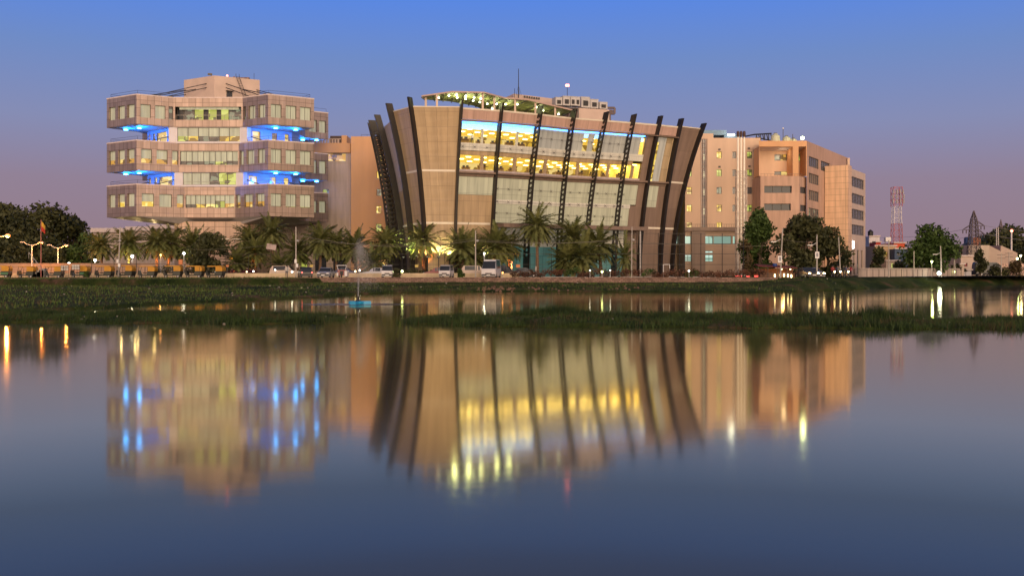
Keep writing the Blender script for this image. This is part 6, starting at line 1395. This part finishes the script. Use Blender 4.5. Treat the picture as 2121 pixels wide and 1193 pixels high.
    fence('site_fence', 'black post and rail fence behind the rickshaws under the palms', 190, 700, 149.2, (527, 547), 11, .03); fence('site_fence', 'black post and rail fence before the stone bays and glass lobby', 700, 1275, 149.2, (526, 548, 556), 13, .03)
    fence('tall_net_fence', 'tallest black net fence with four rails in front of the dark solid fins', 1275, 1540, 148, (484, 505, 526, 548), 6, .04)
    fence('mesh_fence', 'dark mesh fence standing over the pale wall beyond the motorbikes', 1770, 2000, 150, (558, 574), 21, .028, PLAT, 178); fence('roadside_fence', 'thin roadside fence of short posts along the retaining wall top', 20, 470, 136.0, (553, 575), 8, .02)
    d = 137.5; t = thing('goal_frame', 'small white goal frame in front of the outermost dark fin', 'goal', (PX(1380, d), d, PLAT)); mb = MB(); mb.path([(PX(1374, d), d, PLAT), (PX(1374, d), d, PZ(548, d)), (PX(1387, d), d, PZ(548, d)), (PX(1387, d), d, PLAT)], .045, 6); mb.build('frame', M_WHITEP, t)
    # market stall by the road
    d = 139; t = thing('market_stall', 'dark red roofed roadside stall with glowing lamps inside', 'stall', (PX(1615, d), d, PLAT)); x0, x1 = PX(1568, d), PX(1648, d)
    mb = MB(); z = PZ(551, d); mb.hexa([(x0, d - .8, z - .1), (x1, d - .8, z - .35), (x1, d + 1.6, z - .1), (x0, d + 1.6, z + .2), (x0, d - .8, z), (x1, d - .8, z - .25), (x1, d + 1.6, z), (x0, d + 1.6, z + .3)]); mb.build('roof', mat('red_tarpaulin', (.13, .025, .022), .8, .3), t)
    mb = MB(); mb.box(((x0 + x1) / 2, d + 1.5, PLAT + .65), (x1 - x0, .08, 1.3)); mb.build('back_sheet', mat('brown_sheet', (.20, .09, .04), .8, .4, 2), t)
    mb = MB(); [mb.tube((x0 + (x1 - x0) * k / 4, d - .7, PLAT), (x0 + (x1 - x0) * k / 4, d - .7, z - .2), .04, n=5) for k in range(5)]; mb.build('poles', M_FRAME, t)
    mb = MB(); mb.box(((x0 + x1) / 2, d - .2, PLAT + .35), ((x1 - x0) * .9, .9, .7)); mb.build('counter', mat('stall_counter', (.12, .06, .035), .7, .4, 3), t)
    for px, y in ((1602, 572), (1613, 571), (1621, 571), (1629, 572), (1636, 573), (1616, 557), (1634, 557)):
        mb = MB(); mb.lathe((PX(px, d), d - .75, PZ(y + 2, d)), [(.06, 0), (.10, .08), (.08, .42 if y > 560 else .14)], 8); mb.build('lamp', M_WARM, t)
    lamp('stall_glow', 'POINT', ((x0 + x1) / 2 + .8, d - .1, PLAT + 1.0), 60, (1, .55, .2), t, .3)
    mb = MB(); mb.lathe((PX(1602, d), d - .8, PZ(552, d)), [(.28, 0), (.30, .2), (.28, .42)], 10); tag(mb.build('water_drum', mat('blue_drum', (.02, .06, .25), .4)), 'blue drum standing on the stall roof', 'drum')
    for k, (px, w) in enumerate(((1530, 14), (1551, 11), (1567, 10))):
        mb = MB(); d = 140; mb.box((PX(px, d), d, PZ(572, d)), (w * .06, .12, .14)); tag(mb.build('brake_lamp', emis('brake_red', (1, .05, .04), 4)), ['red tail lamp bar glimmering in the hedge nearest the chimney', 'red tail lamp bar in the middle, below the half-bare tree', 'red tail lamp bar beside the market stall'][k], 'lamp')
    _a, _b = (PX(1782, 151.5), 152.2), (PX(1990, 178), 178.6); tag(MB().box(((_a[0] + _b[0]) / 2, (_a[1] + _b[1]) / 2, 2.1), (math.dist(_a, _b), .3, 1.5), math.atan2(_b[1] - _a[1], _b[0] - _a[0])).build('boundary_wall', M_PALEW), 'pale boundary wall behind the mesh fence', 'wall')
street()
def people():
    person('person in red standing at the roadside under the sparse tree', (PX(1724, 143.5), 143.5, PLAT), (.35, .04, .03), (.04, .04, .06), .3); person('person in dark blue standing among the motorbikes', (PX(1735, 144), 144, PLAT), (.03, .06, .12), (.05, .05, .05), -.6)
    person('person in dark clothes standing beside the mesh fence end', (PX(1747, 145), 145, PLAT), (.03, .03, .035), (.03, .03, .03), 1.2); person('person in a red top carrying a load by the fence', (PX(1762, 145), 145, PLAT), (.30, .03, .05), (.06, .04, .05), 2.0, arm=.6)
    person('person in pale shirt standing by the globe lamp near the wire pole', (PX(594, 140), 140, PLAT), (.5, .48, .45), (.05, .05, .08), .5)
    for px, d, c, l in ((1726, 142, (.30, .03, .03), 'rider in a red shirt sitting on a motorbike'), (1738, 141, (.12, .12, .12), 'rider in a grey shirt sitting on a motorbike'), (1754, 139, (.05, .05, .09), 'rider in a dark jacket on the motorbike nearest the mesh fence')):
        person(l, (PX(px, d), d + .15, PLAT - .02), c, (.04, .04, .06), 0, True)
    p = SF(5.42, 21.92, -1.3); person('person in white shirt standing at the lit top floor window', (p[0], p[1], 21.92), (.65, .65, .65), (.03, .03, .04), .2)
    q = None; k = 0
    for s, z in ((5.2, 21.9), (5.7, 21.9), (6.15, 21.9), (6.5, 21.9), (6.85, 21.9), (5.35, 17.98), (5.8, 17.98), (6.3, 17.98), (6.75, 17.98), (7.2, 17.98), (7.6, 17.98), (8.2, 17.98), (8.75, 17.98), (9.25, 17.98), (9.75, 17.98), (10.2, 17.98)):
        p = SF(s, z, -1.6 - (k % 3) * .5); k += 1
        if q is None:
            q = thing('office_desk', 'office desk with screens and low partition just inside the lit window strip', 'desk', p, 'desks inside the lit office floors', False)
            mb = MB(); mb.box((0, 0, .72), (1.6, .8, .05)); mb.build('desk_top', mat('desk_wood', (.22, .12, .05), .5), q); mb = MB(); mb.box((0, .45, .48), (1.8, .06, .96)); mb.build('partition', mat('partition_cloth', (.42, .30, .12), .9, .3, 3), q)
            for x in (-.4, .35): mb = MB(); mb.box((x, .1, 1.0), (.5, .05, .34)); mb.tube((x, .12, .75), (x, .12, .9), .03, n=5); mb.build('monitor', M_BLACK, q)
        else: dup(q, p, random.uniform(-.3, .8), None, None, random.uniform(.75, 1))
people()

# ------------------------------------------------------------------ far side: houses, mast, pylons
def far_side():
    d = 260; t = thing('telecom_mast', 'red and white banded lattice telecom mast above the houses', 'mast', (PX(1857, d), d, PLAT)); cx = PX(1857, d)
    secs = [(575, 487, 10.5, 'mast_red'), (487, 458, 8, 'mast_red'), (458, 428, 7, 'mast_white'), (428, 387, 8.6, 'mast_red')]; secs = [(575, 464, 11, 8.0, 0), (464, 428, 8.0, 6.8, 1), (428, 388, 8.6, 8.6, 0)]
    for y0, y1, w0, w1, c in secs:
        z0, z1 = max(PLAT, PZ(y0, d)), PZ(y1, d); a, b = w0 * d / F, w1 * d / F; mb = MB(); n = max(3, int((z1 - z0) / 1.5))
        C = lambda f: [(cx + sx * (a + (b - a) * f), d + sy * (a + (b - a) * f), z0 + (z1 - z0) * f) for sx, sy in ((-1, -1), (1, -1), (1, 1), (-1, 1))]
        for p, q in zip(C(0), C(1)): mb.tube(p, q, .085, n=4)
        for k in range(n):
            A, B = C(k / n), C((k + 1) / n)
            for i in range(4): j = (i + 1) % 4; mb.tube(B[i], B[j], .04, n=4); mb.tube(A[i], B[j], .034, n=4); mb.tube(A[j], B[i], .034, n=4)
        mb.build('lattice_section', mat('mast_white', (.62, .56, .55), .5) if c else mat('mast_red', (.42, .07, .06), .5, .2), t)
    for y, w in ((398, 1.7), (408, 2.0), (418, 1.9)): 
        mb = MB(); mb.tube((cx - w * .72, d - 1.2, PZ(y, d)), (cx + w * .72, d - 1.2, PZ(y, d)), .07, n=4); [mb.box((cx + s * w * .72, d - 1.2, PZ(y, d)), (.3, .3, 1.1)) for s in (-1, -.3, .4, 1)]; mb.build('antenna_rack', mat('mast_grey', (.30, .26, .28), .5), t)
    def pylon(px, d, ytop, ybase, w, lab, arms, m, r=.09):
        t = thing('power_pylon', lab, 'pylon', (PX(px, d), d, PLAT)); cx = PX(px, d); zt = PZ(ytop, d); zb = PLAT; H = zt - zb; mb = MB(); n = 16
        ww = lambda f: w * d / F * (1 - f * .78 if f < .6 else .532 - (f - .6) * .6 if f < .85 else max(.03, .382 * (1 - f) / .15))
        C = lambda f: [(cx + sx * ww(f) / 2, d + sy * ww(f) / 2, zb + H * f) for sx, sy in ((-1, -1), (1, -1), (1, 1), (-1, 1))]
        for k in range(n):
            A, B = C(k / n), C((k + 1) / n)
            for i in range(4): j = (i + 1) % 4; mb.tube(A[i], B[i], r, n=4); mb.tube(B[i], B[j], r * .6, n=4); mb.tube(A[i], B[j], r * .55, n=4); mb.tube(A[j], B[i], r * .55, n=4)
        mb.build('lattice_body', m, t); ends = []
        for y, sx, ln in arms:
            mb = MB(); z = PZ(y, d); e = (cx + sx * ln * d / F, d, z); a = ww((z - zb) / H) / 2
            for sy in (-1, 1): mb.tube((cx + sx * a, d + sy * a, z + .9), e, r * .8, n=4); mb.tube((cx + sx * a, d + sy * a, z), e, r * .8, n=4)
            for f in (.55, .98): x = cx + sx * (a + (ln * d / F - a) * f); mb.tube((x, d, z - .1), (x, d, z - .75), .1, n=6)
            mb.build('crossarm', m, t); ends.append(e)
        return ends
    dk = mat('pylon_steel', (.075, .055, .06), .6)
    e1 = pylon(2017, 200, 437, 560, 28, 'dark lattice power pylon with three crossarms above the beige shed', ((476, -1, 23), (468, 1, 22), (485, 1, 22)), dk)
    e2 = pylon(2073, 520, 455, 560, 14, 'small far power pylon on the wooded ridge', ((471, -1, 6), (471, 1, 6), (482, 1, 5)), mat('far_pylon', (.16, .12, .13), .7), .14)
    for k, (a, b, sag) in enumerate(((e1[1], (PX(2300, 260), 260, PZ(466, 260)), 1.5), (e1[2], (PX(2300, 260), 260, PZ(490, 260)), 1.5), (e1[0], (PX(1700, 330), 330, PZ(470, 330)), 2.5), (e1[2], (PX(1700, 330), 330, PZ(500, 330)), 2.0))):
        pts = []; a, b = Vector(a), Vector(b)
        for i in range(13): f = i / 12; p = a.lerp(b, f); p.z -= sag * 4 * f * (1 - f); pts.append(tuple(p))
        mb = MB(); mb.path(pts, .035, 4); tag(mb.build('power_line', mat('line_grey', (.22, .19, .21), .7)), ['power line from the pylon\'s upper arm towards the wooded ridge', 'power line from the pylon\'s lower arm towards the wooded ridge', 'power line from the pylon\'s long single arm back behind the round tree', 'lowest power line running back behind the red and white mast'][k], 'wire')
    d = 400; t = thing('radio_beacon', 'small red and white mast with a glowing red beacon on the ridge', 'mast', (PX(2095, d), d, PLAT)); mb = MB(); mb.tube((PX(2095, d), d, PLAT), (PX(2095, d), d, PZ(481, d)), .4, .3, 6); mb.build('pole', MATS['mast_white'], t); mb = MB(); mb.lathe((PX(2095.5, d), d, PZ(481, d)), [(.3, 0), (.5, .3), (.5, .8), (.2, 1.1)], 8); mb.build('lamp', M_RED, t)
    d = 420; t = thing('radio_mast', 'faint pale lattice mast beside the far pylon', 'mast', (PX(2066, d), d, PLAT)); mb = MB(); [mb.tube((PX(2066, d) + s * .6, d, PLAT), (PX(2066, d) + s * .4, d, PZ(471, d)), .12, n=4) for s in (-1, 1)]; [mb.tube((PX(2066, d) - .5, d, PZ(471 + k * 4, d)), (PX(2066, d) + .5, d, PZ(475 + k * 4, d)), .08, n=4) for k in range(12)]; mb.build('lattice', MATS['mast_white'], t)
    def house(lab, a, b, y, d, m, roof=None, wins=(), dep=8, name='house'):
        t = thing(name, lab, 'house', (PX((a + b) / 2, d), d, PLAT)); x0, x1, z = PX(a, d), PX(b, d), PZ(y, d); mb = MB()
        pt, O = front_wall(mb, a, b, y, PLAT, d, [w[:4] for w in wins], .25)
        mb.face([(x1, d, PLAT), (x1, d + dep, PLAT), (x1, d + dep, z), (x1, d, z)]); mb.face([(x0, d + dep, PLAT), (x0, d, PLAT), (x0, d, z), (x0, d + dep, z)]); mb.face([(x0, d, z), (x1, d, z), (x1, d + dep, z), (x0, d + dep, z)]); mb.build('wall', m, t)
        for o, w in zip(O, wins): window(t, pt, *o, .25, w[4], 0, 1)
        mb = MB(); mb.box(((x0 + x1) / 2, d - .1, z + .12), (x1 - x0 + .3, .5, .24)); mb.build('parapet', roof or M_TCOPE, t); return t
    house('white flat-roofed house right behind the banded wing', 1800, 1822, 490, 230, M_TWHITE, None, ((1806, 1814, 500, 508, M_DGLASS),)); house('small red-walled rooftop house under the mast', 1814, 1824, 502, 226, mat('red_wall', (.45, .05, .03), .7))
    house('tan two-storey house with toothed parapet and lit windows', 1812, 1856, 510, 215, mat('tan_render', (.48, .33, .20), .8, .1, .4), None, ((1830, 1838, 523, 531, M_LIT), (1842, 1850, 522, 528, M_DRK), (1832, 1842, 540, 550, M_DGLASS)))
    house('bright red-orange walled house beside the large round tree', 1851, 1875, 504, 220, mat('red_orange_wall', (.60, .09, .035), .7, .1)); house('blue-grey walled house under the red-orange one', 1853, 1880, 516, 212, mat('blue_wall', (.05, .08, .14), .7), None, ((1858, 1866, 524, 530, M_DGLASS),)); house('cream house between the trees near the mesh fence', 1835, 1862, 541, 190, M_PALEW, None, ((1846, 1851, 545, 570, M_GRN),))
    t = thing('water_tank', 'round dark roof tank on the house behind the banded wing', 'water tank', (PX(1803, 228), 228, PZ(487, 228))); mb = MB(); mb.lathe((PX(1803, 228), 228, PZ(488, 228)), [(.6, 0), (.62, .9), (.2, 1.25)], 12); mb.build('tank_body', M_BLACK, t); mb = MB(); mb.lathe((PX(1803, 228), 228, PZ(488, 228) + 1.25), [(.2, 0), (.18, .1)], 8); mb.build('lid', M_FRAME, t)
    t = thing('water_tank', 'white square roof tank on stilts under the red and white mast', 'water tank', (PX(1838, 230), 230, PLAT)); mb = MB(); mb.box((PX(1838, 230), 230, PZ(496, 230)), (1.2, 1.2, 1.0)); mb.build('tank_body', M_WHITEP, t); mb = MB(); [mb.box((PX(1838, 230) + s * .5, 230, (PLAT + PZ(501, 230)) / 2), (.15, .15, PZ(501, 230) - PLAT)) for s in (-1, 1)]; mb.build('stilt', M_CONC, t)
    # beige shed with saw-tooth gables
    d = 205; t = thing('beige_shed', 'large beige shed with two sloping gables behind the pylon', 'building', (PX(2060, d), d, PLAT)); x = lambda p: PX(p, d); mb = MB()
    mb.prism([(x(2006), d), (x(2049), d), (x(2049), d + 20), (x(2006), d + 20)], PLAT, PZ(508, d)); mb.build('tall_bay', M_PALEW, t)
    for a, b, y0, y1, k in ((2049, 2075, 508, 521, 0), (2075, 2110, 508, 524, 1)):
        mb = MB(); A, B = (x(a) + .02, d + .3 + k * .2), (x(b), d + .3 + k * .2); z0, z1 = PZ(y0, d), PZ(y1, d)
        mb.face([(*A, PLAT), (*B, PLAT), (*B, z1), (*A, z0)]); mb.face([(*A, z0), (*B, z1), (B[0], B[1] + 20, z1), (A[0], A[1] + 20, z0)]); mb.face([(*B, PLAT), (B[0], B[1] + 20, PLAT), (B[0], B[1] + 20, z1), (*B, z1)]); mb.face([(A[0], A[1] + 20, PLAT), (*A, PLAT), (*A, z0), (A[0], A[1] + 20, z0)]); mb.build('sloping_bay', mat('beige_sheet', (.42, .31, .26), .7, .1, .5), t)
    mb = MB(); mb.prism([(x(2050), d - .2), (x(2120), d - .2), (x(2120), d + 2), (x(2050), d + 2)], PLAT, PZ(546, d)); mb.build('low_front', mat('speckled_wall', (.46, .30, .25), .8, .5, 3), t)
    house('low house with dark windows and red banner between tree and pylon', 1990, 2007, 511, 208, mat('dark_red_house', (.14, .06, .06), .8), None, ((1994, 2000, 520, 528, M_DGLASS),)); house('white low house with shutters at the pylon foot', 1990, 2016, 531, 195, M_PINK, None, ((1994, 2004, 545, 552, mat('red_shutter', (.30, .04, .04), .6)),))
    house('pale kiosk standing at the shore beyond the dazzling lamp', 1988, 1997, 548, 179, M_PALEW, None, (), 3, 'kiosk'); house('long pale shuttered shed beside the small pine', 1994, 2012, 560, 186, M_TWHITE, None, (), 4, 'shed')
    for px, y, c, lab in ((2006, 499, (.03, .06, .16), 'blue roof tank next to the pylon body'), (2021, 500, (.5, .16, .06), 'orange roof tank behind the pylon body')):
        dd = 210; mb = MB(); mb.lathe((PX(px, dd), dd, PZ(y + 5, dd)), [(.9, 0), (.92, 1.0), (.7, 1.3)], 12); mb.lathe((PX(px, dd), dd, PLAT), [(.5, 0), (.5, PZ(y + 5, dd) - PLAT - .005)], 8); tag(mb.build('water_tank', mat('tank_' + ('blue' if px == 2006 else 'orange'), c, .5)), lab, 'water tank')
    for k, (px, lab) in enumerate(((2046, 'dark parked truck under the beige shed'),)):
        d = 186; car('truck', lab, 'truck', px, d, 5.1, 2.0, BUS, paint('dark_car_paint', (.03, .03, .04)), R(88))
far_side()

# ------------------------------------------------------------------ the fountain
def fountain():
    d = 73.5; X = PX(742, d); t = thing('floating_fountain', 'blue floating fountain raft throwing a tall misty jet', 'fountain', (X, d, 0))
    mb = MB()
    for k in range(3):
        a = k * 2.094 + .25; mb.box((X + math.cos(a) * .46, d + math.sin(a) * .46, .12), (.95, .42, .22), a, 0, .94)
    mb.lathe((X, d, 0.02), [(.42, 0), (.46, .1), (.40, .2)], 12); mb.build('float', mat('blue_float', (.02, .30, .55), .35, .15, 3), t)
    mb = MB(); mb.lathe((X, d, .2), [(.24, 0), (.22, .08), (.08, .12), (.06, .36), (.04, .4)], 10); mb.tube((X + .16, d, .2), (X + .18, d, .48), .02, n=5); mb.build('nozzle', M_BLACK, t)
    rs = np.random.default_rng(3); n = 3000; f = rs.uniform(0, 1, n) ** 1.15; z = .55 + 3.8 * f; sp = .022 + .16 * f ** 1.5
    C = np.stack([X + rs.normal(0, 1, n) * sp + .05 * f, d + rs.normal(0, 1, n) * sp, z], 1)
    m2 = 15000; g = rs.uniform(0, 1, m2); C2 = np.stack([X + .1 + rs.normal(0, .38, m2) * (.4 + g) + 1.1 * g * rs.uniform(-.2, 1, m2), d + rs.normal(0, .4, m2), 4.35 - 3.0 * g ** 1.3 + rs.normal(0, .30, m2)], 1); C2 = C2[C2[:, 2] > .05]
    def drops(name, C, s, m):
        k = len(C); a = rs.normal(0, 1, (k, 4, 3)); a /= np.linalg.norm(a, axis=2)[..., None]; V = C[:, None, :] + a * (s * rs.uniform(.5, 1.2, k))[:, None, None]
        i = np.arange(k)[:, None] * 4; Fc = np.concatenate([i + np.array([[0, 1, 2]]), i + np.array([[0, 2, 3]]), i + np.array([[0, 3, 1]]), i + np.array([[1, 3, 2]])]); o = npmesh(name, V.reshape(-1, 3), Fc, m, t, t['_o']); o['kind'] = 'stuff'
    w = mat('water_drop', (.75, .74, .76), .4, 0); drops('jet', C, .013, w); drops('mist', C2, .0125, w)
    # ruffled water round the raft
    m, nt, b = principled('ruffled_water'); N = nt.nodes; L = nt.links; b.inputs['Base Color'].default_value = (.12, .11, .11, 1); b.inputs['Roughness'].default_value = .22; b.inputs['IOR'].default_value = 1.5
    tc = N.new('ShaderNodeTexCoord'); no = N.new('ShaderNodeTexNoise'); no.inputs['Scale'].default_value = 5; no.inputs['Detail'].default_value = 4; bp = N.new('ShaderNodeBump'); bp.inputs['Strength'].default_value = .25; bp.inputs['Distance'].default_value = .05
    L.new(tc.outputs['Object'], no.inputs['Vector']); L.new(no.outputs['Fac'], bp.inputs['Height']); L.new(bp.outputs[0], b.inputs['Normal'])
    mb = MB(); a = [(X + .3 + math.cos(k * .131) * (4.4 + .7 * math.sin(k * .9) + .4 * math.sin(k * 2.3)), d - .3 + math.sin(k * .131) * (2.2 + .4 * math.sin(k * 1.3)), .004) for k in range(48)]; mb.face(a); setting(mb.build('ripples', m), 'stuff')
fountain()
